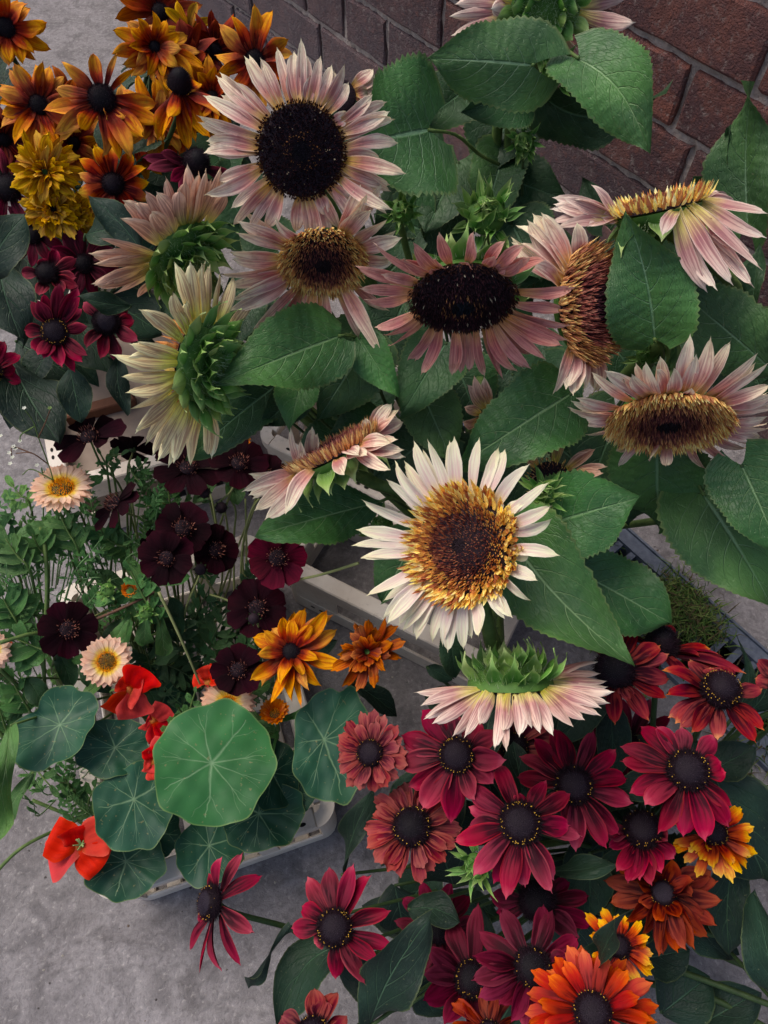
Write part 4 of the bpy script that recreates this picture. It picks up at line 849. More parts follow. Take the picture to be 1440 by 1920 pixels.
sL = sunflower('pink sunflower cut off by the top edge, seen from behind against the bricks', (1022, 14), .72, (.02, .30, -.95), 66, 108,
   X(780, 0, 3.13, [(190, 90), (225, 30), (205, 215), (310, 110), (280, 20), (260, -50), (1295, 115), (1225, 0), (1120, 215), (980, 400), (1300, -60), (500, -250), (700, -280), (900, -230), (1080, -150), (350, -160), (1060, 180)]),
   'blush', 'dark', w_=30, domeh=.1, n_fl=100, face=.5, bracts=26, btilt=.3, backface=True, brect=1.2, near_tips=X(780, 0, 3.13, [(745, 100), (440, 50)]),
   stem=[(1005, 110, .76), (985, 200, .80), (930, 310, .86)], ground=(930, 900))
sM = sunflower('small shrivelled sunflower with three drooping tan petals, half hidden by a leaf below centre', (922, 785), .72, (.2, -.5, .8), 26, 80,
   [(876, 722), (892, 706), (908, 705), (870, 765), (868, 792), (884, 800), (960, 775)], 'tan', 'rust', w_=24, n_fl=300)
sN = sunflower('sunflower cut off by the right edge, only its pale petal tips showing', (1490, 888), .68, (-.3, .2, .9), 40, 100,
   [(1398, 866), (1410, 902), (1404, 930), (1420, 940), (1450, 980), (1500, 1000)], 'tan', 'fluff', w_=24, n_fl=200, ground=(1150, 980))
sO = sunflower('sunflower hidden behind a leaf, two striped petals pointing right, below the side-on one', (1030, 900), .70, (-.1, .3, .9), 40, 105,
   [(1117, 840), (1113, 850), (1140, 878), (1133, 888), (1060, 800), (985, 850), (1000, 900)], 'tan', 'fluff', w_=24, n_fl=200)
sP = sunflower('sunflower behind the largest one, pink petals showing at its upper right', (640, 178), .68, (.2, .3, .9), 30, 100,
   [(700, 128), (707, 142), (706, 152), (690, 172), (680, 185), (700, 165)], 'pink', 'dark', w_=22, n_fl=200)
# ------------------------------------------------------------------ leaves on the sunflower stems: base, tip, depths, width in pixels
def axil(q): return W(*q)
leaf(sA, (806, 243), (668, 268), .70, .66, 262, 'sleaf', N=(.1, .2, 1), petiole=axil((935, 308, .80)), fold=.18, droop=.1, lobe=.2, stem='stem')
leaf(sL, (1003, 122), (812, 104), .66, .64, 160, 'sleaf', N=(-.1, .35, .9), petiole=axil((1000, 165, .78)), fold=-.35, droop=.25, roll=.25, lobe=.26)
leaf(sL, (1082, 106), (1212, 262), .66, .63, 150, 'sleafv', N=(.25, -.1, .9), petiole=axil((1010, 120, .77)), fold=.2, droop=.25, bend=-.08, stem='stem')
leaf(sL, (1020, 192), (1228, 218), .78, .74, 130, 'sleafd', N=(.1, -.5, .8), petiole=axil((990, 190, .8)), fold=.3, droop=.5, bend=.1)
leaf(sL, (900, 150), (796, 222), .78, .74, 128, 'sleafd', N=(-.4, -.2, .8), petiole=axil((985, 190, .8)), fold=.3, droop=.3)
leaf(sL, (985, 160), (880, 215), .75, .74, 120, 'sleafd', N=(0, -.3, 1), fold=.3, droop=.3)
leaf(sL, (935, 330), (1062, 372), .86, .82, 120, 'sleafd', N=(.2, .1, 1), fold=.2)
leaf(sL, (940, 300), (905, 420), .84, .8, 110, 'sleaf', N=(0, .2, 1), fold=.35)
leaf(sL, (960, 205), (900, 330), .84, .84, 150, 'sleafd', N=(-.2, .2, 1), fold=.2)
leaf(sP, (860, 300), (800, 430), .84, .82, 150, 'sleafd', fold=.2)
leaf(sP, (800, 370), (700, 430), .86, .82, 130, 'sleafd', fold=.2)
leaf(sP, (960, 420), (1010, 520), .84, .82, 150, 'sleafd', fold=.2)
leaf(sE, (1402, 425), (1419, 153), .72, .68, 128, 'sleaf', N=(-.2, .2, .9), fold=.3, droop=-.1, bend=-.05, roll=.3)
leaf(sE, (1380, 430), (1300, 330), .78, .78, 110, 'sleafd', N=(0, .2, 1), fold=.3)
leaf(sE, (1405, 400), (1350, 250), .76, .70, 60, 'sleafd', N=(-.7, .2, .6), fold=.2)
leaf(sE, (1408, 600), (1420, 455), .70, .68, 34, 'sleafd', N=(-.3, 0, 1), kind='lance', fold=.4)
leaf(sF, (1228, 640), (1172, 405), .64, .585, 168, 'sleaf', N=(-.1, .1, 1), petiole=axil((1250, 700, .74)), fold=.22, droop=.15, bend=.04, kind='heart', lobe=.06)
leaf(sF, (1462, 705), (1272, 540), .69, .66, 150, 'sleaf', N=(.1, .2, 1), fold=.12, droop=.05, kind='oval')
leaf(sF, (1255, 690), (1230, 590), .66, .63, 24, 'sleaf', N=(.6, 0, .8), kind='lance', fold=.5, bend=.15)
leaf(sD, (1075, 735), (858, 872), .69, .66, 168, 'sleafv', N=(.05, .1, 1), fold=.12, droop=.12, kind='heart', lobe=.05)
leaf(sG, (1022, 985), (1198, 930), .70, .66, 180, 'sleafv', N=(.05, .15, 1), petiole=axil((940, 1010, .74)), fold=.15, droop=.15, lobe=.12)
leaf(sG, (1062, 1060), (1262, 1168), .74, .72, 150, 'sleafv', N=(.1, .1, 1), fold=.12, droop=.1, kind='oval', quilt=.02)
leaf(sG, (940, 985), (1192, 1242), .67, .60, 190, 'sleafv', N=(.15, .05, 1), petiole=axil((920, 1130, .70)), fold=.2, droop=.15, lobe=.04, quilt=.02, bend=.05)
leaf(sG, (775, 1010), (712, 1135), .74, .76, 112, 'sleafv', N=(0, .1, 1), fold=.2)
leaf(sG, (840, 1170), (856, 1275), .78, .80, 48, 'sleafd', N=(0, .1, 1), fold=.3, kind='oval')
leaf(sF, (1232, 838), (1232, 1010), .72, .78, 185, 'sleaf', N=(-.1, .3, 1), fold=-.15, droop=.15, lobe=.05)
leaf(sF, (1318, 925), (1460, 1140), .74, .70, 215, 'sleaf', N=(.15, .15, 1), petiole=axil((1250, 860, .78)), fold=.12, droop=.2, lobe=.18, quilt=.008)
leaf(sN, (1390, 870), (1470, 1045), .68, .66, 150, 'sleafv', N=(.1, .2, 1), fold=.15, droop=.1)
leaf(sF, (1170, 850), (1180, 990), .78, .8, 120, 'sleafd', N=(0, .2, 1), fold=.15)
leaf(sF, (1160, 770), (1100, 930), .76, .78, 150, 'sleafd', fold=.2)
leaf(sD, (1180, 470), (1150, 640), .78, .78, 110, 'sleafd', fold=.2)
leaf(sD, (1130, 620), (1210, 730), .78, .78, 130, 'sleafd', fold=.2)
leaf(sC, (838, 640), (752, 775), .72, .70, 128, 'sleafd', N=(-.05, .1, 1), fold=.15, lobe=.06, quilt=.018)
leaf(sC, (672, 630), (742, 742), .70, .69, 84, 'sleafv', N=(-.2, .1, .9), fold=.2, lobe=.04)
leaf(sC, (792, 738), (852, 872), .75, .74, 112, 'sleaf', N=(.1, .1, 1), fold=.2)
leaf(sC, (860, 690), (900, 800), .77, .77, 130, 'sleafd', N=(.1, .1, 1), fold=.2)
leaf(sC, (960, 700), (1010, 760), .78, .77, 120, 'sleafd', fold=.2)
leaf(sC, (1020, 690), (1080, 800), .80, .78, 120, 'sleafd', fold=.2)
leaf(sB, (640, 628), (405, 716), .68, .62, 158, 'sleafv', N=(.0, .25, 1), petiole=axil((700, 662, .76)), fold=.12, droop=.08, lobe=.05)
leaf(sB, (690, 640), (598, 782), .74, .72, 150, 'sleaf', N=(0, .1, 1), fold=.2, droop=.2)
leaf(sB, (568, 705), (540, 805), .71, .69, 84, 'sleafv', N=(-.3, .1, .9), fold=.3, lobe=.08)
leaf(sB, (555, 740), (492, 800), .73, .71, 80, 'sleafd', N=(.3, .1, .9), fold=.3, serr=.1)
leaf(sB, (520, 720), (352, 850), .75, .66, 128, 'sleafd', N=(-.05, .3, .9), fold=.15, droop=.1, quilt=.018)
leaf(sB, (700, 780), (610, 830), .76, .74, 70, 'sleafd', N=(0, .3, 1), fold=.4)
leaf(sB, (655, 700), (720, 820), .80, .78, 150, 'sleafd', fold=.2)
leaf(sB, (460, 720), (420, 790), .77, .76, 110, 'sleafd', fold=.2)
leaf(sH, (715, 940), (482, 1000), .76, .70, 120, 'sleafv', N=(.05, .25, 1), petiole=axil((770, 940, .8)), fold=.1, droop=.05, kind='oval')
leaf(sH, (790, 830), (700, 900), .80, .80, 130, 'sleafd', fold=.2)
leaf(sH, (640, 800), (560, 860), .82, .8, 90, 'sleafd', fold=.2)
leaf(sK, (470, 560), (440, 650), .78, .76, 70, 'sleafd', fold=.3)
leaf(sJ, (450, 560), (500, 640), .80, .78, 120, 'sleafd', fold=.2)
leaf(sC, (760, 560), (700, 700), .82, .82, 160, 'sleafd', fold=.2)
leaf(sC, (1000, 620), (930, 730), .82, .82, 170, 'sleafd', fold=.2)
leaf(sA, (790, 430), (700, 400), .84, .84, 150, 'sleafd', fold=.2)
leaf(sA, (840, 380), (760, 480), .86, .84, 150, 'sleafd', fold=.2)
leaf(sD, (1010, 430), (960, 540), .86, .84, 160, 'sleafd', fold=.2)
leaf(sE, (1130, 420), (1090, 330), .84, .84, 60, 'sleafd', fold=.3)
leaf(sF, (1300, 600), (1200, 700), .82, .82, 170, 'sleafd', fold=.2)
leaf(sF, (1380, 620), (1440, 760), .82, .82, 170, 'sleafd', fold=.2)
leaf(sE, (1290, 480), (1240, 600), .84, .82, 130, 'sleafd', fold=.2)
leaf(sE, (1380, 500), (1330, 590), .84, .82, 90, 'sleafd', fold=.2)
leaf(sH, (870, 860), (790, 960), .82, .82, 130, 'sleafd', fold=.2)
leaf(sG, (820, 860), (900, 960), .84, .84, 170, 'sleafd', fold=.2)
leaf(sG, (960, 860), (1010, 960), .82, .82, 130, 'sleafd', fold=.2)
for b_, t_, w__ in (((470, 330), (400, 420), 120), ((400, 260), (430, 360), 110), ((470, 440), (410, 330), 110), ((520, 470), (450, 400), 110), ((480, 600), (430, 520), 120), ((560, 640), (500, 560), 120), ((300, 560), (380, 600), 100), ((700, 200), (740, 300), 110), ((640, 240), (720, 200), 110), ((760, 240), (830, 300), 120), ((1000, 560), (930, 460), 130), ((770, 470), (700, 540), 130), ((940, 880), (1030, 840), 120), ((1050, 840), (1120, 900), 120)):
    leaf(sB, b_, t_, .92, .90, w__, 'sleafd', fold=.2)
# buds
bud('spiky green sunflower bud above the rose sunflower, tallest stalk', (912, 404), .74, (.0, .35, .9), 46, ground=(930, 900), nb=48)
bud('small green bud tucked right of the largest sunflower', (755, 398), .72, (.1, .1, 1), 26)
bud('green bud on the upper stem beneath the folded leaf', (1040, 132), .74, (.2, .3, .9), 32, ground=(930, 900), stem=[(1012, 170, .8), (960, 260, .84)])
bud('small round bud against the bricks beside the hairy stem', (983, 268), .78, (.2, -.2, .9), 24, ground=(930, 900), stem=[(965, 262, .81), (950, 300, .85)])
bud('cluster bud between the two big leaves at right', (1216, 662), .72, (0, .3, .9), 28, ground=(1100, 900), ln=1.2)
bud('wispy pale bud right of the cream sunflower', (1018, 925), .68, (.1, .2, 1), 28, ln=1.3)
bud('dim green bud left of the cream sunflower', (716, 988), .78, (-.1, .2, 1), 28, ln=1.2)

# ------------------------------------------------------------------ crimson coneflowers, lower right
def T4(pts): return X(760, 1340, 3.273, pts)
def T5(pts): return X(1100, 1140, 4.235, pts)
def T6(pts): return X(1080, 1340, 4, pts)
def T8(pts): return X(760, 1640, 2.118, pts)
rud('crimson coneflower with a round dark eye, middle of the lower cluster', (975, 1543), .66, (.0, .05, 1), 38, 92, 'crimson', T4([(290, 785), (375, 415), (385, 560), (385, 690), (575, 300), (705, 480, .9), (868, 400), (1015, 480), (1085, 750), (1015, 680), (908, 1100), (915, 1020), (740, 1065), (620, 1140), (540, 1040), (412, 988)]), w_=42, hgt=.7)
rud('crimson coneflower just right of and behind the middle one', (1076, 1472), .70, (.0, .05, 1), 34, 88, 'crimson', T4([(695, 255), (680, 385), (790, 140), (905, 80), (935, 90), (1155, 95), (1298, 210), (1365, 395), (1400, 548), (1320, 735), (1235, 825), (1045, 845), (830, 600), (1000, 700)]), w_=42)
rud('crimson coneflower with pale streaked petal ends below the hanging sunflower', (857, 1416), .70, (-.15, .05, 1), 33, 92, 'crimson', [(752, 1378), (745, 1430), (765, 1476), (790, 1518), (846, 1546), (791, 1330), (950, 1425), (940, 1375), (925, 1470), (890, 1500), (835, 1330), (900, 1350), (755, 1400)], w_=50, tone='purple')
rud('faded double coneflower beside the nasturtium leaf, smallest eye', (695, 1412), .72, (-.35, .05, .95), 26, 50, 'faded', layers=[(17, 1.05, .05), (10, .8, .25)], w_=24, shape='dbl')
rud('faded rosy coneflower with a tall dark cone, left of the middle one', (773, 1552), .71, (-.1, .25, .95), 36, 56, 'faded', layers=[(18, 1.05, -.1), (8, .85, .1)], w_=28, shape='dbl', hgt=1.0, tone='black')
rud('crimson coneflower with broad overlapping petals nearest the drain', (1290, 1444), .66, (.12, .15, 1), 37, 88, 'crimson', T6([(325, 240), (325, 350), (480, 90), (600, 85), (790, 90), (1055, 150), (1090, 350), (1130, 430), (1175, 680), (1150, 850), (975, 955), (800, 920), (612, 900), (515, 680), (400, 600)]), w_=46, hgt=.8)
rud('crimson coneflower with a raised ring of gold dots, beside the metal grate', (1350, 1296), .70, (.25, .45, .85), 35, 84, 'redgold', T5([(820, 400), (590, 500), (625, 690), (700, 920), (830, 1000), (1040, 1055), (1350, 1080), (1410, 980), (1400, 640), (1120, 470), (640, 870), (980, 470), (740, 960)]), w_=40, hgt=1.3)
rud('red and gold coneflower half covered by a sunflower leaf tip', (1152, 1256), .72, (.1, .3, .9), 36, 92, 'redgold', T5([(400, 155), (590, 290), (655, 360), (665, 560), (640, 710), (495, 900), (230, 935), (0, 150), (60, 120), (350, 750), (100, 700)]), w_=40, tone='black', ring=False)
rud('dusky coneflower with a tall black cone, in front of the drain weeds', (1240, 1212), .76, (.1, .75, .5), 30, 88, 'redgold', T5([(985, 325), (1090, 400), (1270, 520), (770, 530), (670, 130), (1130, 560), (250, 190), (900, 380), (480, 600)]), w_=32, hgt=1.5, tone='black', ring=False)
rud('deep crimson coneflower drooping below, between two bigger ones', (1205, 1556), .72, (.0, .3, .95), 34, 84, 'crimson', T6([(385, 1270), (570, 1285), (640, 1195), (740, 1085), (240, 1000), (300, 1180), (200, 880), (690, 950), (480, 1250)]), w_=38, hgt=.9)
rud('orange double coneflower with bright yellow petal tips, right edge of the cluster', (1338, 1562), .72, (.25, .3, .9), 25, 72, 'gold', T6([(725, 960), (720, 1030), (810, 1115), (925, 1090), (1030, 1065), (905, 1220), (1090, 1225), (1165, 1160), (1180, 1270), (1240, 1200), (1280, 1160), (1310, 1070), (1365, 1040), (1335, 840), (1235, 690), (1160, 715), (840, 1030), (980, 1000)]), w_=20, layers=[(10, .7, .25)], shape='dbl')
rud('rust brown coneflower with curled inner petals under the yellow-tipped one', (1243, 1674), .71, (.0, .1, 1), 30, 92, 'rust', X(1200, 1500, 4.571, [(690, 850), (655, 1080), (600, 1180), (465, 1265), (400, 1320), (320, 1330), (220, 1360), (150, 1350), (665, 715), (620, 625), (0, 1150), (560, 1000), (500, 1150), (-150, 1050), (-250, 900), (-300, 700), (-200, 600)]), w_=34, layers=[(8, .5, .7)], tone='grey')
rud('wine coloured coneflower overlapped by the fiery orange one', (998, 1814), .66, (.1, .1, 1), 34, 100, 'wine', T8([(262, 320), (258, 425), (285, 490), (290, 222), (385, 130), (548, 115), (582, 135), (690, 250), (370, 520), (420, 590), (480, 620), (660, 330)]), w_=44, tone='black')
rud('wine coloured coneflower at the lower left of the cluster', (884, 1836), .70, (.15, .1, 1), 32, 92, 'wine', T8([(85, 290), (68, 500), (150, 595), (180, 180), (290, 110), (260, 640), (70, 400), (340, 600)]), w_=46, tone='black')
rud('wine coloured coneflower glimpsed behind the middle one', (1008, 1690), .74, (.0, .1, 1), 34, 84, 'wine', T8([(335, 85), (655, 30), (732, 85), (742, 205), (360, 150), (690, 250), (560, 210), (480, 20)]), w_=42, tone='black', ring=False)
rud('fiery orange double coneflower at the bottom edge, largest there', (1112, 1898), .60, (.0, .15, 1), 36, 100, 'fire', T8([(480, 468), (475, 555), (498, 380), (595, 325), (640, 280), (700, 278), (765, 320), (845, 365), (880, 335), (985, 430), (1008, 515), (1000, 585), (480, 610), (560, 380)]), w_=30, layers=[(14, .72, .25)], shape='dbl')
rud('yellow and orange coneflower half hidden behind the fiery one', (1160, 1775), .68, (.1, .2, 1), 22, 62, 'gold', T8([(988, 370), (985, 315), (960, 268), (862, 230), (782, 130), (712, 150), (980, 400), (870, 160), (930, 430)]), w_=19, layers=[(9, .7, .3)], shape='dbl')
rud('crimson coneflower standing alone over the paving, seven long petals around', (628, 1740), .70, (-.1, .05, 1), 33, 84, 'crimson', X(340, 1180, 2.571, [(528, 1440), (580, 1332), (605, 1190), (715, 1140), (830, 1125), (920, 1185), (1012, 1358), (1025, 1542), (952, 1605), (890, 1715), (742, 1690), (640, 1515)]), w_=38, stem=[(660, 1760, .76), (780, 1760, .84)], nleaf=1)
rud('dark red coneflower seen side-on at the lower left, cone facing left', (397, 1692), .72, (-.85, .05, .52), 30, 82, 'crimson', X(340, 1180, 2.571, [(130, 1175), (195, 1095), (300, 1075), (392, 1185), (355, 1462), (295, 1620), (190, 1652), (85, 1660), (35, 1550), (75, 1400)]), w_=30, hgt=.9, tone='grey', stem=[(440, 1712, .74), (545, 1740, .78), (700, 1790, .84)], nleaf=0)
rud('faded pink coneflower cut off by the bottom edge', (585, 1945), .68, (-.1, .3, 1), 34, 78, 'faded', X(340, 1180, 2.571, [(640, 1728), (755, 1745), (800, 1860), (480, 1862), (700, 1790), (560, 1900)]), w_=42, nleaf=0)
rud('shadowed wine coneflower deep behind the lone leaf, left of the cluster', (822, 1742), .78, (0, .2, 1), 26, 66, 'wine', n=11, w_=36, tone='black', ring=False)
rud('red coneflower at the right edge, only two petals in view', (1478, 1290), .70, (-.1, .3, .9), 30, 72, 'redgold', [(1421, 1236), (1415, 1272), (1500, 1350), (1450, 1330)], w_=34, nleaf=0)
rud('orange coneflower peeping from the bottom edge below the wine ones', (918, 1935), .66, (0, .3, 1), 24, 60, 'rust', n=14, w_=24, shape='dbl', nleaf=0)
rud('dark faded coneflower deep behind the hanging sunflower', (965, 1400), .80, (0, .2, 1), 26, 72, 'faded', n=12, w_=36, tone='black')
rud('deep red coneflower in shadow behind the gold-ringed one', (1180, 1400), .84, (0, .2, 1), 26, 78, 'wine', n=12, w_=40, tone='black')
bud('green coneflower bud opening, spiky sepals, left of the middle crimson one', (893, 1624), .69, (-.2, -.2, 1), 30, ground=(1180, 1560), name='coneflower_bud', cat='flower bud', nb=30, ln=1.3)

# ------------------------------------------------------------------ orange and red coneflowers, upper left
def U1(pts): return X(0, 0, 3.273, pts)
GU = (240, 560); GL = (130, 680)
rud('orange double coneflower cut by the left edge at the very top', (10, 52), .82, (.1, .2, 1), 22, 76, 'orange', U1([(310, 305), (232, 370), (292, 130), (140, 392), (62, 405), (190, 55), (105, 0), (30, 0), (250, 190), (-150, 200), (-100, 350)]), w_=28, layers=[(8, .7, .35)], ground=GU, tone='black', ring=False)
rud('orange coneflower touching the left edge, second from the top', (72, 196), .82, (-.05, .1, 1), 20, 84, 'orange', U1([(0, 515), (-5, 640), (105, 395), (210, 385), (300, 398), (400, 468), (5, 705), (0, 800), (92, 892), (190, 935), (252, 920), (300, 870), (385, 920), (345, 960), (50, 420), (-20, 560)]), w_=26, ground=GU, tone='black', ring=False, layers=[(7, .75, .2)])
rud('large orange coneflower with thin ragged petals, centre of the upper left group', (191, 184), .78, (0, .1, 1), 28, 92, 'orange', U1([(335, 540), (262, 670), (375, 370), (575, 320), (715, 330, .4), (828, 430, .4), (962, 630), (1002, 752), (890, 862), (800, 970), (732, 992), (620, 972), (372, 880), (500, 812), (330, 840), (845, 850), (660, 700, .8), (780, 730, .7)]), w_=30, ground=GU, tone='black', ring=False)
rud('golden orange double coneflower below the top edge, full of short inner petals', (290, 88), .84, (.05, .2, 1), 14, 78, 'orange', U1([(690, 210), (680, 342), (772, 130), (862, 150), (940, 142), (1085, 185), (1150, 232), (1230, 335), (1260, 440), (1190, 492), (1062, 580), (960, 520), (800, 465), (740, 400), (1040, 590)]), w_=26, layers=[(11, .6, .45)], ground=GU, tone='black', ring=False)
rud('coneflower with a tall black cone and drooping orange petals beside the largest sunflower', (336, 160), .80, (.1, .75, .55), 22, 80, 'orange', U1([(970, 880), (1000, 890), (1150, 930), (1190, 880), (1270, 862), (1350, 700), (1240, 520), (1030, 740), (960, 860)]), w_=28, hgt=1.6, ground=GU, tone='black', ring=False)
rud('messy maroon and gold coneflower against the foot of the wall', (402, 96), .90, (.2, .2, 1), 18, 60, 'rust', n=12, w_=22, layers=[(11, 1, .1), (6, .7, .5)], ground=GU, tone='black', ring=False)
rud('golden orange coneflower peeping left of the largest sunflower top petals', (478, 112), .84, (.1, .1, 1), 20, 68, 'orange', n=13, w_=28, ground=GU, tone='black', ring=False)
rud('withered brown and yellow coneflower at the top edge', (300, 22), .92, (.1, .4, .9), 18, 70, 'copper', n=12, w_=26, ground=GU, tone='black', ring=False)
rud('small yellow flecked coneflower above the messy maroon one', (355, 60), .92, (.1, .3, 1), 12, 48, 'mustard', n=9, w_=18, ground=GU, tone='black', ring=False)
rud('golden coneflower in shadow between the two biggest orange ones and the yellow pompoms', (250, 250), .90, (0, .1, 1), 20, 72, 'orange', n=14, w_=28, ground=GU, tone='black', ring=False)
rud('orange coneflower low behind the others, left of the tan sunflower', (330, 240), .92, (.1, .1, 1), 18, 66, 'orange', n=12, w_=26, ground=GU, tone='black', ring=False)
for lb, c_, d_, r_ in (('round mustard yellow pompom flower, higher of the pair', (84, 322), .82, 60), ('yellow pompom flower with a small dark eye, lower of the pair', (100, 392), .84, 50), ('small yellow pompom tucked right of the lower pompom', (142, 405), .86, 36)):
    rud(lb, c_, d_, (-.1, .2, 1), 9, r_, 'mustard', layers=[(20, 1, -.05), (18, .85, .25), (14, .65, .6), (9, .4, 1.0)], w_=17, shape='dbl', ground=GU, tone='black', ring=False, cone_=('eye' in lb), nleaf=2, name='double_coneflower', cat='double coneflower', len_j=.2)
rud('coneflower with a red ring round its dark eye and yellow petal ends', (212, 345), .84, (0, .2, 1), 20, 50, 'gold', n=13, w_=24, ground=GU, tone='purple', ring=False)
rud('dusky rose coneflower with a black cone, left of the largest sunflower', (368, 306), .80, (.3, .5, .8), 24, 76, 'wine', [(266, 294), (275, 318), (300, 285), (338, 362), (400, 370), (440, 330), (320, 340)], w_=30, hgt=1.3, ground=GL, tone='black', ring=False)
for lb, c_, d_, pl, n_ in (('burnt orange coneflower low between the two left-hand orange ones and the pompoms', (138, 268), .87, 'orange', 12), ('rust and gold coneflower crowded above the black drooping cone', (345, 118), .88, 'rust', 12),
        ('orange coneflower wedged right of the drooping one, against the largest sunflower', (398, 182), .88, 'orange', 12), ('mahogany and orange coneflower at the left edge above the pompoms', (8, 262), .88, 'rust', 12), ('gold tipped coneflower deep between the drooping cone and the dusky rose one', (292, 222), .87, 'orange', 13), ('shaggy copper coneflower right of the second orange one from the left edge', (128, 200), .90, 'copper', 12)):
    rud(lb, c_, d_, (rnd.uniform(-.3, .3), rnd.uniform(0, .4), 1), 15, 62, pl, layers=[(n_, 1, 0), (7, .65, .4)], w_=24, ground=GU, tone='black', ring=False, nleaf=2)
def U3(pts): return X(0, 420, 4.8, pts)
rud('crimson coneflower with a speckled eye, biggest of the left red group', (103, 622), .78, (-.1, .1, 1), 24, 60, 'crimson', U3([(215, 960), (275, 692), (390, 622), (535, 530), (640, 600), (700, 560), (790, 1180), (675, 1340), (560, 1290), (392, 1210), (275, 1120), (745, 1240), (740, 760)]), w_=30, ground=GL, side=None, layers=[(3, .8, .5)])
rud('dark crimson coneflower in shade right of the biggest left red one', (199, 604), .82, (.0, .1, 1), 24, 56, 'crimson', U3([(745, 705), (1250, 1050), (1200, 900), (1070, 1250), (900, 1220), (780, 1120), (1210, 870), (1000, 700), (1150, 760)]), w_=32, ground=GL, ring=False, tone='grey')
rud('crimson coneflower with few petals above the biggest left red one', (88, 512), .82, (-.1, .3, 1), 20, 50, 'crimson', U3([(190, 440), (362, 310), (512, 230), (690, 310), (690, 480), (350, 645), (705, 560), (580, 610)]), w_=28, ground=GL, tone='black', ring=False)
rud('dim wine coneflower between the upper red ones and the tan sunflower', (157, 494), .86, (.0, .2, 1), 17, 50, 'wine', n=11, w_=28, ground=GL, tone='black', ring=False)
rud('dark wine coneflower with a big grey-black dome at the left edge', (14, 352), .84, (-.2, .3, 1), 24, 52, 'wine', n=11, w_=22, ground=GL, tone='black', ring=False)
rud('crimson coneflower cut off by the left edge, lowest of the red group', (-22, 700), .80, (.2, .2, 1), 24, 58, 'crimson', [(38, 664), (42, 716), (18, 752), (10, 640), (30, 690), (-10, 630), (0, 770)], w_=32, ground=GL, nleaf=1)
rud('small dusky red coneflower under the yellow pompoms', (62, 440), .86, (-.1, .2, 1), 16, 46, 'wine', n=10, w_=24, ground=GL, tone='black', ring=False)
# ------------------------------------------------------------------ cosmos, calendula, nasturtium
cosmos('dark maroon cosmos tilted back over the beige box', (166, 818), .84, (-.25, .55, .8), 19, 72, tips=[(100, 835), (118, 868), (141, 792), (212, 785), (238, 800), (200, 830), (160, 786)], w_=42, stem=[(192, 875, .9), (240, 950, 1.0)])
cosmos('dark maroon cosmos in profile beside the peach calendula', (214, 943), .86, (-.75, .45, .5), 18, 50, w_=30, n=8, stem=[(235, 960, .9), (290, 1010, 1.0)], tips=[(178, 972), (180, 996), (250, 915), (262, 930), (240, 960), (215, 990), (255, 908)])
cosmos('dark maroon cosmos, upper of the overlapping three', (344, 990), .84, (0, .2, 1), 20, 50, w_=42)
cosmos('near-black cosmos, lower left of the overlapping three', (312, 1046), .81, (-.3, -.1, .95), 17, 52, w_=42)
cosmos('near-black cosmos, right of the overlapping three', (404, 1030), .86, (.25, .1, .95), 17, 44, w_=38)
cosmos('claret red cosmos with seven rounded petals, brightest of its kind', (520, 1046), .82, (0, .05, 1), 20, 54, pal='claret', n=7, w_=50, phase=1.2)
cosmos('dark claret cosmos with a curled black bud on its eye', (482, 1140), .84, (0, .1, 1), 20, 56, n=8, w_=46)
cosmos('maroon cosmos standing alone at the left above the peach calendula', (128, 1180), .84, (.05, .05, 1), 19, 54, n=7, w_=46, ground=(220, 1250), stem=[(200, 1145, .9), (300, 1105, .95)])
cosmos('maroon cosmos partly behind the orange coneflower petals', (446, 1256), .84, (-.1, .1, 1), 18, 48, w_=40)
cosmos('black cosmos just under the hanging cream petals', (352, 876), .88, (0, .5, .85), 19, 62, w_=42)
cosmos('black cosmos against the white crate corner', (448, 868), .86, (.1, .4, .9), 18, 52, w_=42)
cosmos('black cosmos hidden under the edge-on sunflower petals', (498, 892), .90, (.1, .2, 1), 15, 44, w_=38)
cosmos('small black cosmos glimpsed right of the tilted maroon one', (250, 840), .92, (.1, .7, -.5), 12, 42, w_=30)
cosmos('small dark cosmos turned away, left of the overlapping three', (282, 1016), .88, (-.6, .1, -.5), 10, 26, w_=14, n=8)
for lb, c_, d_ in (('small black cosmos bud above the overlapping three', (384, 924), .88), ('greenish cosmos bud on a bent stalk', (415, 952), .9), ('shiny black cosmos bud under the overlapping three', (376, 1068), .84), ('black cosmos bud lying on the dark claret cosmos', (476, 1160), .80)):
    O = W(c_[0], c_[1], d_); bs = G(380, 1200, .02); t = thing('cosmos_bud', lb, 'flower bud', bs); p = PX(d_)
    Nb = NC((.1, .3, 1)); dome(t, O, Nb, 11 * p, 12 * p, M['dark'], 'bud_core', 6, 14, under=5 * p)
    for i in range(8):
        a = i * .785; Xa = nrm(np.cross(Nb, RT)); Ya = np.cross(Nb, Xa); rad = Xa * math.cos(a) + Ya * math.sin(a)
        petal(t, O + rad * 9 * p - Nb * 6 * p, O + rad * 15 * p + Nb * 4 * p, Nb, 6 * p, M['stemd'], name='sepal', shape='bract', nu=2, nv=4)
    tube('stem', [O - Nb * 4 * p, O - Nb * .03 + [0, 0, -.01], (O + bs) / 2 + [.02, 0, 0], bs], .0008, .0012, M['stemp'], t, 16, 5)

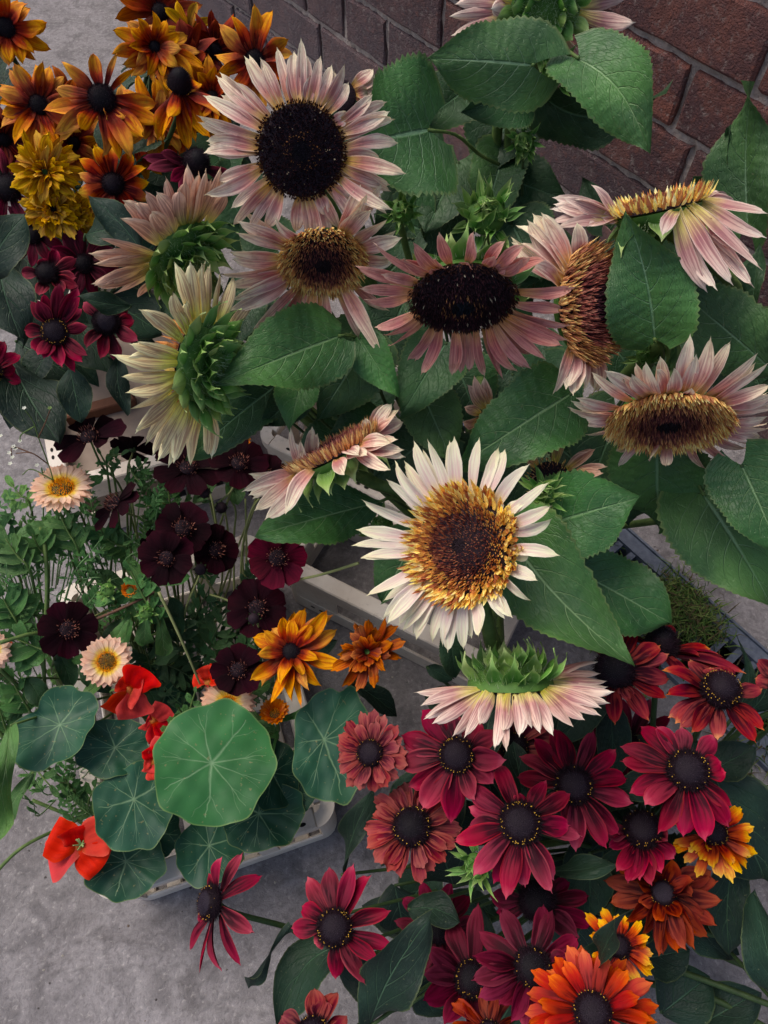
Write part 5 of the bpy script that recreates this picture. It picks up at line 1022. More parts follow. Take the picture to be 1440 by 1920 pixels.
calendula('peach calendula with orange underside petals at the left, facing up', (116, 915), .84, (-.15, .62, .72), 22, 40, 'peach', 30, 12, ground=(150, 1150))
calendula('peach calendula with a flat yellow eye above the red nasturtium', (200, 1240), .84, (-.1, .05, 1), 18, 34, 'peach', 26, 13, ground=(220, 1280))
calendula('apricot calendula mostly hidden behind the largest nasturtium leaf', (428, 1318), .86, (0, .4, .9), 14, 44, 'peach', 30, 12, ground=(420, 1340))
calendula('orange calendula glimpsed between the cream petals and the white crate', (432, 838), .94, (0, .4, .9), 12, 34, 'tanger', 24, 12, ground=(440, 900))
calendula('small closed orange calendula below the orange coneflower', (515, 1338), .88, (-.1, .5, .9), 12, 24, 'tanger', 20, 11, ground=(500, 1350), el=.7)
calendula('tiny orange calendula bud among the green leaves', (243, 1105), .86, (-.2, .1, 1), 9, 13, 'tanger', 22, 6, ground=(250, 1200), el=.9)
calendula('peach calendula just inside the left edge', (-22, 1222), .84, (.1, .1, 1), 14, 30, 'peach', 22, 12, ground=(60, 1300))
rud('copper orange coneflower with a crumpled petal on its eye, above the nasturtiums', (545, 1222), .80, (-.1, .15, 1), 20, 72, 'orange', X(440, 980, 3.13, [(100, 672), (85, 925), (210, 1080), (345, 1055), (440, 975), (505, 962), (645, 820), (575, 680), (585, 545), (540, 505), (420, 500), (350, 520), (285, 550), (215, 620), (390, 1090, .5), (165, 960), (600, 620)]), w_=28, ground=(560, 1260), tone='black', ring=False, layers=[(7, .7, .4)], nleaf=1)
rud('small copper brown double coneflower left of the cream sunflower petals', (688, 1222), .80, (.05, .15, 1), 8, 62, 'copper', X(440, 980, 3.13, [(1005, 700), (980, 800), (818, 960), (710, 990), (625, 960), (700, 580), (780, 560), (880, 550), (965, 605), (600, 780), (560, 860), (930, 720)]), w_=21, layers=[(12, .75, .3), (9, .5, .7)], ground=(640, 1300), tone='black', ring=False, nleaf=1, cone_=False, shape='dbl')

def nast_mat(name, c1, c2):
    m, t = newmat(name); N = NT(t); uvn = N.n('ShaderNodeUVMap'); uvn.uv_map = 'UVMap'; sp = N.n('ShaderNodeSeparateXYZ'); N.l(uvn.outputs[0], sp.inputs[0])
    x = N.math('MULTIPLY_ADD', sp.outputs[0], 2, -1); y = N.math('MULTIPLY_ADD', sp.outputs[1], 2, -1)
    r = N.math('SQRT', N.math('ADD', N.math('MULTIPLY', x, x), N.math('MULTIPLY', y, y))); th = N.math('ARCTAN2', y, x)
    oi = N.n('ShaderNodeObjectInfo'); tc = N.n('ShaderNodeTexCoord'); wob = N.math('MULTIPLY', N.noise(tc.outputs['Object'], 60, 2), .25)
    n = 9
    a = N.math('ADD', N.math('ADD', N.math('MULTIPLY', th, n / 6.2832), N.math('MULTIPLY', N.math('SINE', N.math('MULTIPLY_ADD', th, 2, N.math('MULTIPLY', oi.outputs['Random'], 6.0))), .3)), wob)
    ang = N.math('MULTIPLY', N.math('ABSOLUTE', N.math('SUBTRACT', N.math('FRACT', N.math('ADD', a, 50)), .5)), N.math('MULTIPLY', r, 6.2832 / n))
    wdt = N.math('MULTIPLY', N.math('SUBTRACT', 1.2, r), .022)
    v1 = N.math('MULTIPLY', N.math('SUBTRACT', 1.0, N.math('DIVIDE', ang, wdt), clamp=True), N.math('LESS_THAN', r, .86))
    br = N.math('ABSOLUTE', N.math('SUBTRACT', ang, N.math('MULTIPLY', N.math('SUBTRACT', r, .5), .42)))
    v2 = N.math('MULTIPLY', N.math('SUBTRACT', 1.0, N.math('DIVIDE', br, N.math('MULTIPLY', wdt, .75)), clamp=True), N.math('MULTIPLY', N.math('GREATER_THAN', r, .5), N.math('MULTIPLY', N.math('LESS_THAN', r, .9), .6)))
    vm = N.math('MAXIMUM', v1, v2); vm = N.math('MAXIMUM', vm, N.ramp(r, [(.03, (1, 1, 1, 1)), (.06, (0, 0, 0, 1))]))
    n1 = N.noise(tc.outputs['Object'], 30, 3, .6); n2 = N.noise(tc.outputs['Object'], 220, 3, .6)
    col = N.mix(N.ramp(n1, [(.3, (0, 0, 0, 1)), (.7, (1, 1, 1, 1))]), lin(c1), lin(c2)); col = N.mix(N.math('MULTIPLY', n2, .2), col, lin(tuple(q * .75 for q in c1))); n3 = N.noise(tc.outputs['Object'], 12, 3, .6); col = N.mix(N.math('MULTIPLY', N.ramp(n3, [(.5, (0, 0, 0, 1)), (.7, (1, 1, 1, 1))]), .5), col, lin(tuple(q * 1.25 + 8 for q in c2))); n4 = N.noise(tc.outputs['Object'], 330, 1, .5); col = N.mix(N.math('MULTIPLY', N.ramp(n4, [(.7, (0, 0, 0, 1)), (.74, (1, 1, 1, 1))]), .6), col, lin((130, 128, 84)))
    col = N.mix(N.math('MULTIPLY', vm, N.math('MULTIPLY_ADD', n2, .6, .25)), col, lin((142, 176, 132))); col = N.mix(N.math('MULTIPLY', N.ramp(r, [(.972, (0, 0, 0, 1)), (.988, (1, 1, 1, 1))]), .35), col, lin((150, 168, 96)))
    finish(N, col, .5, N.math('ADD', N.math('MULTIPLY', vm, .6), N.math('MULTIPLY', n2, .3)), .35, .001, .12, spec=.35); return m
NM = {'a': nast_mat('nasturtium_leaf_bright', (44, 100, 54), (56, 116, 60)), 'b': nast_mat('nasturtium_leaf_dark', (26, 66, 50), (36, 82, 56)), 'c': nast_mat('nasturtium_leaf_bluish', (34, 78, 60), (48, 94, 66))}
def nleaf(parent, c, d, N, rx, ry, rot, mat, seed, off=(0, 0), label=None, dish=.06, wav=.035, notch=0):
    O = W(c[0], c[1], d); Nn = NL(N, c[0], c[1]); p = PX(d); rg = random.Random(seed); up = UP - Nn * (UP @ Nn); Ya = nrm(up); Xa = np.cross(Ya, Nn) ; Xa = nrm(Xa)
    ca, sa = math.cos(R(rot)), math.sin(R(rot)); e1 = Xa * ca + Ya * sa; e2 = -Xa * sa + Ya * ca
    ns, nr = 72, 12; V = []; uv = []; ph = [rg.random() * 6.28 for _ in range(4)]
    for i in range(nr + 1):
        q = i / nr
        for j in range(ns):
            a = 6.28318 * j / ns; k = 1 + q * q * (wav * math.sin(5 * a + ph[0]) + wav * .8 * math.sin(8 * a + ph[1]) + wav * .45 * math.sin(13 * a + ph[2]) - notch * math.exp(-((a - 1.57) / .18) ** 2))
            x, y = math.cos(a) * q * k, math.sin(a) * q * k
            xx = x + off[0] * (1 - q); yy = y + off[1] * (1 - q)
            z = dish * q * q + .07 * q * q * math.sin(3 * a + ph[3]) + .035 * q * q * math.sin(6 * a + ph[2]) + .012 * math.sin(14 * x + ph[0]) * math.cos(12 * y + ph[1]) + .005 * q * math.cos(9 * a) + .02 * q ** 4 * math.sin(11 * a + ph[1])
            V.append(O + e1 * xx * rx * p + e2 * yy * ry * p + Nn * z * rx * p); uv.append(((math.cos(a) * q + 1) / 2, (math.sin(a) * q + 1) / 2))
    Fa = [(i * ns + j, i * ns + (j + 1) % ns, (i + 1) * ns + (j + 1) % ns, (i + 1) * ns + j) for i in range(nr) for j in range(ns)]
    lo = part('leaf', V, Fa, NM[mat], parent, uv=uv, label=label)
    cc = V[0]; bs = parent_world(parent); tube('leaf_stalk', [cc - Nn * .001, cc - Nn * .03 + [0, 0, -.01], (cc + bs) / 2 + [rg.uniform(-.02, .02), 0, -.02], bs + [rg.uniform(-.02, .02), rg.uniform(-.02, .02), 0]],   .0012, .0015, M['stem'], lo, 14, 6)
nb_ = G(360, 1450, .02); na = thing('nasturtium_plant', 'nasturtium with round green veined leaves spilling over the lower crate', 'nasturtium', nb_)
nleaf(na, (402, 1430), .80, (.02, .05, 1), 112, 112, 0, 'a', 3, (-.05, .0), 'largest round leaf, bright green with pale veins', dish=.03, wav=.03)
nleaf(na, (106, 1368), .84, (-.3, .3, .9), 84, 68, 48, 'c', 9, (.12, .05), dish=.22, notch=.25)
nleaf(na, (212, 1402), .86, (0, .1, 1), 66, 54, 0, 'b', 5, (.05, .0), dish=.12)
nleaf(na, (250, 1512), .84, (.02, .05, 1), 72, 80, 12, 'c', 8, (.05, .15), dish=.06, notch=.12)
nleaf(na, (236, 1622), .865, (-.1, .1, 1), 72, 60, 0, 'b', 11, (.0, .1))
nleaf(na, (396, 1590), .88, (.1, .1, 1), 68, 62, 40, 'c', 12, (.0, .1))
nleaf(na, (494, 1530), .865, (.05, .15, 1), 78, 62, 10, 'b', 14, (-.1, .1))
nleaf(na, (510, 1450), .88, (.4, .1, .9), 56, 66, 0, 'b', 15)
nleaf(na, (626, 1394), .82, (.1, .05, 1), 78, 106, -8, 'c', 21, (-.25, .05), 'tall notched leaf with a wavy pale edge', wav=.04, notch=.1)
nleaf(na, (556, 1490), .89, (.1, .1, 1), 34, 34, 0, 'b', 16)
nleaf(na, (292, 1560), .90, (.1, .1, 1), 46, 50, 0, 'b', 19)
nleaf(na, (310, 1300), .98, (.1, .1, 1), 60, 60, 0, 'b', 20)
def nflower(label, c, d, N, Lpx, tips=None, cen=True):
    O = W(c[0], c[1], d); Nn = NL(N, c[0], c[1]); p = PX(d); bs = G(330, 1420, .02); t = thing('nasturtium_flower', label, 'nasturtium flower', bs); Xa = nrm(np.cross(Nn, RT + .01)); Ya = np.cross(Nn, Xa)
    for i in range(5):
        a = 1.2 + i * 1.2566; rad = Xa * math.cos(a) + Ya * math.sin(a)
        if tips: T = W(tips[i][0], tips[i][1], d); T = T + Nn * 4 * p
        else: T = O + (rad + Nn * .15) * Lpx * p
        rad = nrm(T - O); petal(t, O + rad * 4 * p - Nn * 6 * p, T, nrm(Nn + .3 * np.array([rnd.uniform(-1, 1) for _ in range(3)])), Lpx * 1.45 * p, PAL['scarlet'], shape='nas', arch=.10, cup=.12, ridge=.12, wav=.05, twist=rnd.uniform(-.3, .3), nu=8, nv=12)
    if cen:
        for i in range(9):
            a = rnd.random() * 6.28; rad = Xa * math.cos(a) + Ya * math.sin(a); tube('stamen', [O, O + Nn * 8 * p + rad * 5 * p, O + Nn * 12 * p + rad * 10 * p + Ya * 3 * p], .0009, .0004, M['bractp'], t, 5, 5)
    V, Fa = tube_data([O - Nn * 4 * p, O - Nn * 16 * p, O - Nn * 34 * p - Ya * 8 * p], 10 * p, 1.5 * p, 8, 8); part('spur', V, Fa, PAL_SP, t)
    tube('stem', [O - Nn * 10 * p, O - Nn * .03, (O + bs) / 2, bs], .001, .0013, M['stem'], t, 14, 6)
PAL_SP = plain('nasturtium_spur', (180, 120, 40), (196, 90, 40), 80, .6, .2)
nflower('scarlet nasturtium over the paving at lower left, yellow-green throat', (151, 1584), .84, (-.05, .1, 1), 50, [(205, 1560), (150, 1548), (92, 1568), (92, 1620), (196, 1622)])
nflower('scarlet nasturtium turned sideways below the round-eyed calendula', (248, 1292), .82, (.55, .1, .8), 46, [(272, 1255), (228, 1268), (206, 1335), (246, 1348), (262, 1300)], cen=False)
nflower('scarlet nasturtium glimpsed behind the small leaf', (290, 1350), .87, (.2, .1, 1), 30, [(312, 1322), (276, 1345), (284, 1372), (300, 1392), (316, 1380)], cen=False)
nflower('scarlet nasturtium wedged left of the largest round leaf', (288, 1425), .83, (-.3, .1, .9), 26, [(310, 1385), (284, 1400), (272, 1425), (288, 1450), (300, 1460)], cen=False)
nflower('folded pinkish nasturtium above the apricot calendula', (392, 1275), .86, (.1, .5, .8), 22, [(384, 1250), (410, 1256), (412, 1276), (380, 1282), (360, 1282)], cen=False)

# ------------------------------------------------------------------ loose foliage
def fronds(label, specs, name='cosmos_foliage', mat='cleaf', ground=(250, 1200), cat='foliage', lw=.34, st='stem'):
    t = thing(name, label, cat, G(ground[0], ground[1], .02)); bs = parent_world(t)
    for (b, tp, d0, d1, n, ll) in specs:
        B, T = W(b[0], b[1], d0), W(tp[0], tp[1], d1); tube('stem', [bs, bs + (B - bs) * .5 + [0, 0, .02], B, (B + T) / 2 + [0, 0, .004], T], .0016, .0006, M[st], t, 18, 6)
        d = T - B; t_ = nrm(d); Nn = NC((rnd.uniform(-.3, .3), .3, 1)); s = nrm(np.cross(t_, Nn)); V = []; Fa = []; uv = []
        for i in range(n):
            f = (i + .6) / n
            for sg in ((1, -1) if i < n - 1 else (0,)):
                q = B + d * f; l = ll * PX(d0) * (1 - .35 * f) * rnd.uniform(.8, 1.2); tip = q + nrm(s * sg + t_ * .75 + Nn * rnd.uniform(-.3, .3)) * l
                for (q2, tip2, w2) in ((q, tip, l * lw), (q + (tip - q) * .45, q + (tip - q) * .45 + nrm(t_ + s * sg * .2 + Nn * rnd.uniform(-.2, .2)) * l * .5, l * lw * .6), (q + (tip - q) * .5, q + (tip - q) * .5 + nrm(s * sg - t_ * .4) * l * .42, l * lw * .55)):
                    v_, f_, u_ = petal_data(q2, tip2, Nn, w2, shape='rud', arch=.08, cup=.2, nu=2, nv=5); m = len(V); V += list(v_); uv += list(u_); Fa += [tuple(m + k for k in ff) for ff in f_]
        part('leaf', V, Fa, M[mat], t, uv=uv)
    return t
fronds('green ferny cosmos leaves in front of the slate-grey gap above the dark cosmos', [((320, 960), (316, 895), .92, .9, 4, 38), ((315, 955), (270, 950), .92, .9, 4, 34), ((340, 955), (385, 940), .93, .9, 3, 30)], ground=(340, 1180))
fronds('bright ferny leaves below the dark cosmos at the beige box', [((215, 900), (185, 845), .9, .88, 3, 30), ((200, 870), (232, 850), .9, .88, 3, 30), ((250, 900), (275, 865), .9, .88, 3, 30), ((240, 880), (262, 905), .9, .88, 3, 26)], ground=(260, 1150))
fronds('lobed green foliage rising at the far left edge', [((60, 1080), (10, 1010), .86, .84, 4, 62), ((90, 1060), (60, 1000), .88, .85, 4, 54), ((40, 1180), (0, 1110), .88, .86, 4, 70), ((30, 1060), (-10, 960), .9, .88, 4, 56), ((100, 1230), (20, 1195), .88, .86, 4, 60), ((60, 960), (20, 905), .9, .9, 3, 40)], ground=(120, 1300), lw=.45)
fronds('ferny green stems crossing under the profile cosmos', [((150, 1040), (110, 960), .88, .86, 4, 50), ((210, 1030), (185, 985), .9, .87, 3, 44), ((240, 1040), (200, 1010), .9, .87, 4, 40), ((120, 1010), (70, 985), .9, .88, 3, 44), ((300, 1180), (240, 1060), .88, .84, 5, 44), ((250, 1180), (300, 1080), .9, .86, 4, 46)], ground=(220, 1250), lw=.42)
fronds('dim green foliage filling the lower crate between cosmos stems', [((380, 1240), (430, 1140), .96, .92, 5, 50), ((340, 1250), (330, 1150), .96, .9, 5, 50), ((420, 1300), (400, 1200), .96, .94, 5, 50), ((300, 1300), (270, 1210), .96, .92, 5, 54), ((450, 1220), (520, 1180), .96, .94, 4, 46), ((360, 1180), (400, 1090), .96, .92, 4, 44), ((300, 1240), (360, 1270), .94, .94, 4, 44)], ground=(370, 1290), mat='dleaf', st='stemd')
fronds('serrated young leaves beside the pinkish nasturtium', [((350, 1370), (368, 1290), .86, .82, 4, 26), ((340, 1340), (300, 1390), .86, .83, 3, 22), ((350, 1350), (330, 1320), .86, .83, 2, 24)], ground=(360, 1400), lw=.5)
fronds('grey-green feathery stems below the nasturtium at left', [((150, 1500), (110, 1440), .92, .88, 4, 40), ((160, 1530), (180, 1470), .92, .9, 4, 36), ((60, 1340), (20, 1270), .9, .88, 4, 50), ((20, 1380), (-10, 1300), .9, .88, 4, 56), ((60, 1430), (100, 1480), .92, .9, 3, 40)], ground=(170, 1500), lw=.4)
# fine feathery growth filling the left side
def feather(label, n, xs, ys, ds, gr, mat, lw=.3, ll=(15, 26)):
    t = thing('feathery_foliage', label, 'foliage', G(gr[0], gr[1], .02)); bs = parent_world(t)
    for _ in range(n):
        x, y, d0 = rnd.uniform(*xs), rnd.uniform(*ys), rnd.uniform(*ds); a = rnd.gauss(-1.57, .9); L_ = rnd.uniform(40, 85)
        B, T = W(x, y, d0), W(x + math.cos(a) * L_, y + math.sin(a) * L_, d0 - rnd.uniform(0, .04)); t_ = nrm(T - B); Nn = NC((rnd.uniform(-.4, .4), rnd.uniform(0, .6), 1)); s = nrm(np.cross(t_, Nn)); V = []; Fa = []; uv = []
        bow = nrm(np.cross(s, t_)) * np.linalg.norm(T - B) * rnd.uniform(-.2, .2); k = rnd.randrange(4, 7)
        for i in range(k):
            f = (i + .5) / k; q = B + (T - B) * f + bow * math.sin(math.pi * f)
            for sg in ((1, -1) if i < k - 1 else (0,)):
                l = rnd.uniform(*ll) * PX(d0) * (1.1 - .4 * f); dr = nrm(s * sg + t_ * rnd.uniform(.5, 1) + Nn * rnd.uniform(-.4, .4))
                for (q2, d2, l2) in ((q, dr, l), (q + dr * l * .4, nrm(dr + t_ * .9), l * .5), (q + dr * l * .45, nrm(dr - t_ * .8), l * .45)):
                    v_, f_, u_ = petal_data(q2, q2 + d2 * l2, Nn, l2 * lw, shape='rud', arch=.1, cup=.2, nu=2, nv=4); m = len(V); V += list(v_); uv += list(u_); Fa += [tuple(m + z for z in ff) for ff in f_]
        v_, f_ = tube_data([bs + (B - bs) * .55 + [0, 0, .015], B, (B + T) / 2 + bow, T], .0008, .0003, 10, 4); m = len(V); V += list(v_); uv += [(.5, .5)] * len(v_); Fa += [tuple(m + z for z in ff) for ff in f_]
        part('leaf', V, Fa, M[mat], t, uv=uv)
feather('bright ferny growth at the far left between the two peach calendulas', 34, (-20, 170), (940, 1200), (.86, .96), (110, 1250), 'cleaf')
feather('ferny growth spreading under the profile cosmos towards the grey gap', 26, (140, 320), (900, 1180), (.88, .98), (250, 1220), 'cleaf')
feather('fine foliage at the left edge above the tilted nasturtium leaf', 22, (-20, 130), (1200, 1420), (.88, .96), (120, 1350), 'cleaf')
feather('dark fine foliage deep in the lower crate under the claret cosmos', 30, (280, 500), (1080, 1330), (.93, 1.0), (380, 1300), 'dleaf', .36, (18, 30))
feather('pale wispy shoots below the nasturtium leaves at left', 12, (60, 200), (1420, 1540), (.88, .94), (160, 1480), 'cleaf')
# calendula leaf clumps
cl = thing('calendula_foliage', 'clump of smooth calendula leaves in the lower crate', 'foliage', G(290, 1290, .02)); cb = parent_world(cl)
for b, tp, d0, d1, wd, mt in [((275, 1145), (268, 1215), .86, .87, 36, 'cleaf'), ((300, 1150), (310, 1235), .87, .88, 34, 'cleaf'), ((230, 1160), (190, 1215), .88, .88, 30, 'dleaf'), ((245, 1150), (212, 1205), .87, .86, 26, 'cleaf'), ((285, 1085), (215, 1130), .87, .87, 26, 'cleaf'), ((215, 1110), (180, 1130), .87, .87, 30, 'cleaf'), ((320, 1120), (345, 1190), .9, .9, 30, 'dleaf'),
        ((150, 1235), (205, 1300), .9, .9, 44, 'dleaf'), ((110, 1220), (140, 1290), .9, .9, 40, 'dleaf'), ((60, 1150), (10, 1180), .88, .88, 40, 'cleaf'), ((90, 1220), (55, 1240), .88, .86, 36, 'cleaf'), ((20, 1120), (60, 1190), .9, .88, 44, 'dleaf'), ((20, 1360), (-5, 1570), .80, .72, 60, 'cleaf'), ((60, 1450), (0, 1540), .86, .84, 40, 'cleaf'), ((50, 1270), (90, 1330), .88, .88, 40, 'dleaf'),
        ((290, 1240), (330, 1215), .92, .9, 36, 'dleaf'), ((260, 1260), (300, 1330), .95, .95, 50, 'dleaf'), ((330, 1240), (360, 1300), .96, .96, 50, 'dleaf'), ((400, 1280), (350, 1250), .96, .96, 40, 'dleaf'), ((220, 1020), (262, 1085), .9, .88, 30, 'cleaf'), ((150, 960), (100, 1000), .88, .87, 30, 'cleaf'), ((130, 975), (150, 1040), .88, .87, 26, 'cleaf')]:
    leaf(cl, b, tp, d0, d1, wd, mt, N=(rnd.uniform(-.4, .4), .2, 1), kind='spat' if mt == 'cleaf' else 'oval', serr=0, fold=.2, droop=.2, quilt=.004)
    B = W(b[0], b[1], d0); tube('petiole', [B, (B + cb) / 2 + [0, 0, .01], cb], .001, .0014, M['stem'], cl, 10, 5)
for lb, c_, d_ in (('round green calendula bud above the lone maroon cosmos', (202, 1106), .86), ('round green calendula bud on a long leafy neck', (274, 1148), .85)):
    bud(lb, c_, d_, (-.1, .2, 1), 17, ground=(280, 1260), nb=16, name='calendula_bud', ln=.7)
# long bare stems, grass blades
def strands(name, label, cat, lst, mat, r0=.0012, r1=.0008):
    for i_, P in enumerate(lst):
        t = thing(name, label if isinstance(label, str) else label[i_], cat, W(*P[-1]), cat + 's of the cut flowers' if len(lst) > 1 else None)
        tube('stalk', [W(*q) for q in P], r0, r1, M[mat], t, 20, 6)
strands('grass_stem', 'pale green grass blade slanting down to the largest nasturtium leaf', 'grass stem', [[(298, 1110, .80), (340, 1200, .82), (378, 1290, .86)]], 'stemp', .0013, .0009)
strands('bare_stalk', ['pale cosmos stalk leaning right towards the edge-on sunflower petals', 'pale stalk bent over like a hook above the grey gap', 'straight whitish stalk, upright below the hidden black cosmos', 'pale stalk curving gently right of the overlapping three cosmos', 'looped pale stalk under the shiny black bud', 'pale stalk pointing at the dark claret cosmos', 'pale stalk of the black bud above the overlapping three cosmos', 'short pale stalk rising towards the black cosmos by the crate corner'], 'stem', [[(460, 1180, 1.0), (452, 1060, .96), (470, 960, .94), (520, 900, .93)], [(440, 1150, 1.0), (438, 1020, .97), (442, 960, .95), (430, 935, .94), (425, 940, .94)], [(455, 1150, 1.0), (462, 1050, .97), (460, 935, .94)], [(470, 1180, 1.0), (455, 1040, .97), (480, 940, .95)], [(345, 1160, .92), (352, 1130, .9), (375, 1075, .88), (366, 1062, .87)], [(395, 1115, .9), (425, 1125, .87), (455, 1145, .84)], [(406, 985, .9), (398, 940, .88), (390, 918, .88)], [(400, 950, .92), (430, 925, .9), (442, 905, .88)]], 'stemp', .0012, .0009)
strands('curved_stalk', 'pale curved stalk bridging from the claret cosmos to the cream sunflower', 'stem', [[(540, 1090, .84), (600, 1078, .80), (672, 1056, .74)]], 'stemp', .0012, .0012)
strands('cut_stalk', ['thick green stalk running from the left edge to under the scarlet nasturtium', 'green stalk entering at the left edge beside the tall blade leaf', 'upright green stalk left of the lone maroon cosmos', 'green stalk crossing level from the left edge under the ferny leaves', 'green stalk slanting down over the paving below the level one', 'short green stalk under the tilted nasturtium leaf'], 'stem', [[(-30, 1660, .86), (40, 1590, .88), (130, 1545, .92), (180, 1520, .96)], [(-20, 1350, .86), (20, 1400, .88), (50, 1440, .92)], [(88, 1350, .92), (82, 1240, .88), (88, 1100, .86), (82, 1010, .86), (75, 990, .87)], [(0, 1205, .84), (60, 1188, .86), (92, 1190, .88)], [(0, 1255, .86), (50, 1300, .9), (100, 1340, .94)], [(60, 1500, .94), (130, 1530, .95), (180, 1560, .97)]], 'stem', .0019, .0015)
strands('brown_twig', 'reddish brown stalk running to the lone maroon cosmos', 'stem', [[(170, 1165, .86), (240, 1135, .86), (300, 1105, .87)]], 'stemb', .0014, .0012)
strands('coneflower_stalk', ['uppermost green stalk beneath the rust brown coneflower', 'thick green stalk slanting to the right edge below the dark oval leaf', 'lowest green stalk at the lower right corner', 'green stalk between the two slanting ones at the right edge', 'green stalk beside the metal grate at the right edge'], 'stem', [[(1180, 1700, .86), (1300, 1745, .84), (1460, 1765, .82)], [(1150, 1780, .86), (1300, 1830, .84), (1460, 1890, .80)], [(1200, 1840, .88), (1330, 1870, .84), (1460, 1940, .82)], [(1240, 1730, .9), (1370, 1800, .88), (1460, 1830, .86)], [(1330, 1430, .86), (1400, 1360, .84), (1460, 1330, .82)]], 'stemd', .0030, .0026)
# tiny white sprig
t = thing('white_sprig', 'wiry sprig of tiny white flowers at the left above the peach calendula', 'sprig', W(112, 985, .88))
for P in ([(112, 985, .88), (100, 900, .84), (72, 820, .80), (62, 790, .79), (46, 768, .78)], [(72, 820, .80), (84, 795, .79), (94, 768, .78)], [(64, 800, .80), (40, 815, .8), (38, 828, .8)], [(90, 870, .83), (60, 850, .82), (30, 850, .82)], [(100, 900, .84), (60, 880, .84), (42, 890, .84)], [(60, 850, .82), (24, 838, .82), (22, 855, .82)]):
    tube('stem', [W(*q) for q in P], .0006, .0004, M['stemb' if rnd.random() < .6 else 'stem'], t, 16, 5)
for c_ in [(46, 766, .78), (38, 828, .8), (30, 842, .82), (24, 858, .82), (20, 870, .82), (70, 873, .83), (2, 818, .8), (26, 838, .82), (94, 766, .78), (115, 925, .84), (18, 850, .82)]:
    O = W(*c_); p = PX(c_[2])
    for i in range(5):
        a = i * 1.2566; q = np.array([math.cos(a), math.sin(a), .5]); V, Fa, uv = petal_data(O, O + q * 4.5 * p, np.array([0, 0, 1.]), 4 * p, shape='cos', nu=2, nv=3); part('floret', V, Fa, M['white'] if c_[0] != 94 else M['stem'], t, uv=uv)

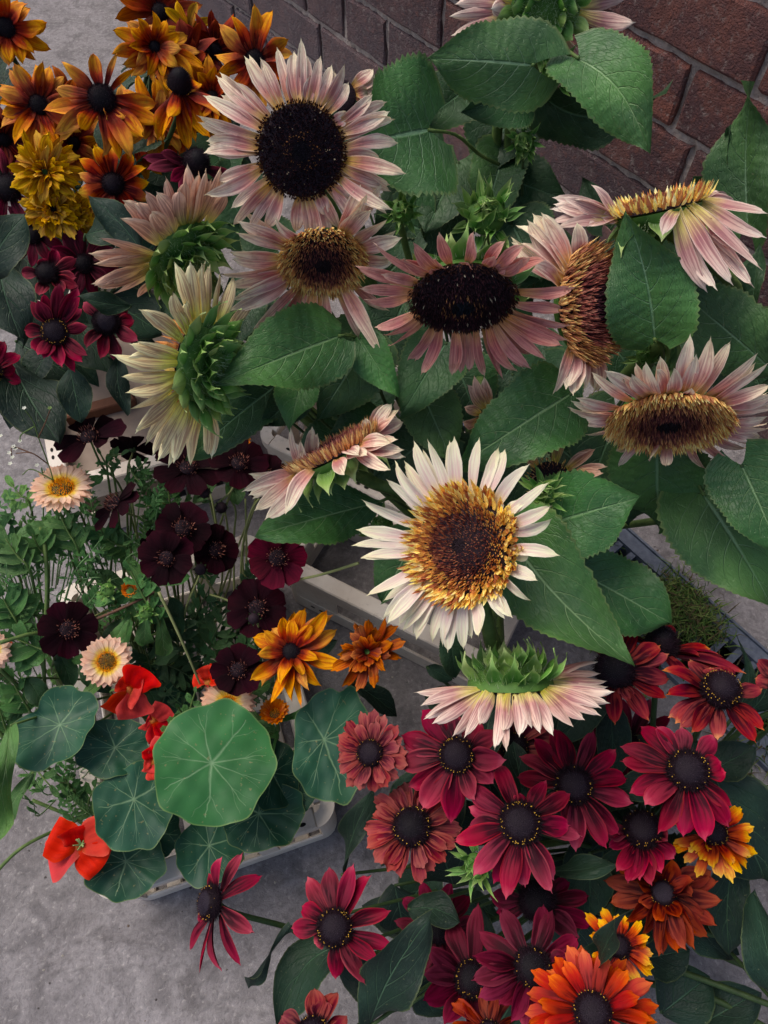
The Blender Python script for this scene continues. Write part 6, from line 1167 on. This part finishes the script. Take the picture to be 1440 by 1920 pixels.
# ------------------------------------------------------------------ coneflower leaves seen in the photo
def cleafs(label, lst, ground, name='coneflower_foliage'):
    t = thing(name, label, 'foliage', G(ground[0], ground[1], .02)); bs = parent_world(t)
    for b, tp, d0, d1, wd, N, kd, bd in lst:
        leaf(t, b, tp, d0, d1, wd, 'rleaf', N=N, kind=kd, serr=.03, fold=.15, droop=.15, bend=bd, quilt=.008)
        B = W(b[0], b[1], d0); tube('petiole', [B, B + (bs - B) * .4 + [0, 0, .005], bs], .0014, .002, M['stemd'], t, 12, 6)
    return t
cleafs('dark green coneflower leaves ringing the lower right cluster', [((640, 1640), (681, 1484), .80, .76, 46, (-.5, .1, .8), 'lance', 0), ((690, 1765), (512, 1925), .76, .74, 100, (-.2, .2, 1), 'oval', .2), ((548, 1738), (474, 1876), .76, .78, 46, (.5, .2, .8), 'lance', .12), ((692, 1925), (798, 1748), .68, .64, 110, (.2, .1, 1), 'oval', -.05),
   ((765, 1705), (860, 1722), .74, .72, 66, (.1, .4, .9), 'oval', -.1), ((850, 1660), (815, 1560), .78, .76, 120, (0, .1, 1), 'oval', 0), ((985, 1625), (1142, 1602), .76, .70, 52, (0, .5, .8), 'oval', .1), ((1105, 1600), (1108, 1725), .78, .76, 84, (.2, .1, 1), 'oval', 0), ((1325, 1450), (1414, 1402), .74, .72, 74, (.1, .2, 1), 'oval', 0),
   ((1330, 1440), (1452, 1660), .76, .74, 165, (.3, .1, 1), 'oval', 0), ((1378, 1600), (1370, 1800), .78, .76, 84, (.1, .1, 1), 'oval', .05), ((1470, 1900), (1412, 1690), .72, .70, 90, (-.2, .1, 1), 'oval', 0), ((1120, 1812), (1152, 1722), .62, .57, 42, (-.3, .1, .9), 'oval', 0), ((870, 1900), (932, 1862), .70, .68, 44, (0, .4, .9), 'oval', 0),
   ((1270, 1740), (1390, 1790), .84, .84, 80, (.1, .3, 1), 'oval', -.1), ((1240, 1900), (1330, 1830), .84, .84, 110, (.1, .1, 1), 'oval', 0), ((1300, 1930), (1420, 1860), .84, .82, 90, (.1, .2, 1), 'oval', 0), ((1200, 1800), (1290, 1780), .84, .82, 90, (.1, .2, 1), 'oval', 0),
   ((1370, 1350), (1388, 1200), .80, .78, 20, (.3, .1, 1), 'lance', .15), ((1400, 1340), (1445, 1250), .84, .82, 44, (.1, .1, 1), 'oval', .1), ((800, 1250), (850, 1275), .86, .86, 30, (0, .2, 1), 'oval', 0), ((740, 1660), (760, 1760), .84, .84, 90, (0, .2, 1), 'oval', 0), ((730, 1500), (720, 1640), .84, .86, 50, (.2, .2, 1), 'oval', 0), ((850, 1500), (880, 1600), .84, .84, 120, (0, .2, 1), 'oval', 0),
   ((1040, 1380), (1000, 1300), .86, .86, 110, (0, .2, 1), 'oval', 0), ((1120, 1380), (1060, 1470), .86, .86, 120, (0, .2, 1), 'oval', 0), ((1230, 1380), (1180, 1480), .86, .86, 120, (0, .2, 1), 'oval', 0), ((1130, 1560), (1130, 1680), .86, .86, 130, (0, .2, 1), 'oval', 0), ((1090, 1700), (1080, 1800), .86, .86, 120, (0, .2, 1), 'oval', 0), ((900, 1700), (860, 1780), .86, .86, 120, (0, .2, 1), 'oval', 0), ((780, 1800), (850, 1900), .86, .84, 110, (0, .2, 1), 'oval', 0), ((760, 1890), (640, 1800), .80, .80, 80, (0, .2, 1), 'oval', 0), ((960, 1880), (900, 1980), .84, .84, 120, (0, .2, 1), 'oval', 0), ((1200, 1640), (1290, 1720), .86, .86, 130, (0, .2, 1), 'oval', 0),
   ((880, 1340), (800, 1300), .88, .88, 70, (0, .2, 1), 'oval', 0), ((820, 1620), (760, 1700), .86, .86, 90, (0, .2, 1), 'oval', 0)], (1180, 1580))
cleafs('dark green leaves hanging under the left red coneflowers', [((-25, 525), (41, 402), .74, .72, 90, (-.2, .2, 1), 'oval', -.05), ((-5, 480), (46, 632), .80, .78, 92, (.2, .2, 1), 'oval', .05), ((20, 670), (110, 812), .84, .80, 120, (.2, .2, 1), 'oval', .05), ((130, 690), (152, 790), .82, .82, 62, (0, .2, 1), 'oval', 0), ((60, 690), (20, 800), .86, .84, 80, (0, .2, 1), 'oval', 0), ((222, 668), (244, 775), .82, .82, 46, (.2, .1, 1), 'lance', .1),
   ((244, 574), (150, 553), .80, .76, 40, (0, .3, 1), 'oval', -.05), ((265, 470), (162, 362), .80, .78, 62, (-.2, .2, 1), 'lance', .05), ((160, 440), (235, 420), .84, .82, 60, (0, .3, 1), 'oval', 0), ((30, 560), (76, 610), .84, .82, 40, (0, .2, 1), 'oval', 0), ((200, 560), (300, 620), .90, .90, 110, (0, .2, 1), 'oval', 0), ((30, 640), (130, 700), .88, .88, 110, (0, .2, 1), 'oval', 0), ((40, 480), (120, 560), .90, .90, 110, (0, .2, 1), 'oval', 0), ((140, 600), (200, 690), .90, .88, 90, (0, .2, 1), 'oval', 0),
   ((240, 430), (300, 350), .94, .92, 100, (0, .2, 1), 'oval', 0), ((60, 270), (10, 340), .94, .92, 90, (0, .2, 1), 'oval', 0), ((150, 250), (60, 280), .96, .94, 100, (0, .2, 1), 'oval', 0), ((180, 420), (100, 460), .92, .90, 100, (0, .2, 1), 'oval', 0), ((330, 300), (260, 330), .96, .94, 120, (0, .2, 1), 'oval', 0), ((300, 440), (240, 520), .90, .88, 110, (0, .2, 1), 'oval', 0), ((400, 300), (350, 380), .94, .92, 110, (0, .2, 1), 'oval', 0), ((280, 280), (200, 300), .96, .94, 110, (0, .2, 1), 'oval', 0), ((20, 250), (-20, 330), .94, .92, 60, (0, .2, 1), 'oval', 0), ((320, 20), (250, 0), .96, .94, 40, (0, .2, 1), 'oval', 0)], GL)
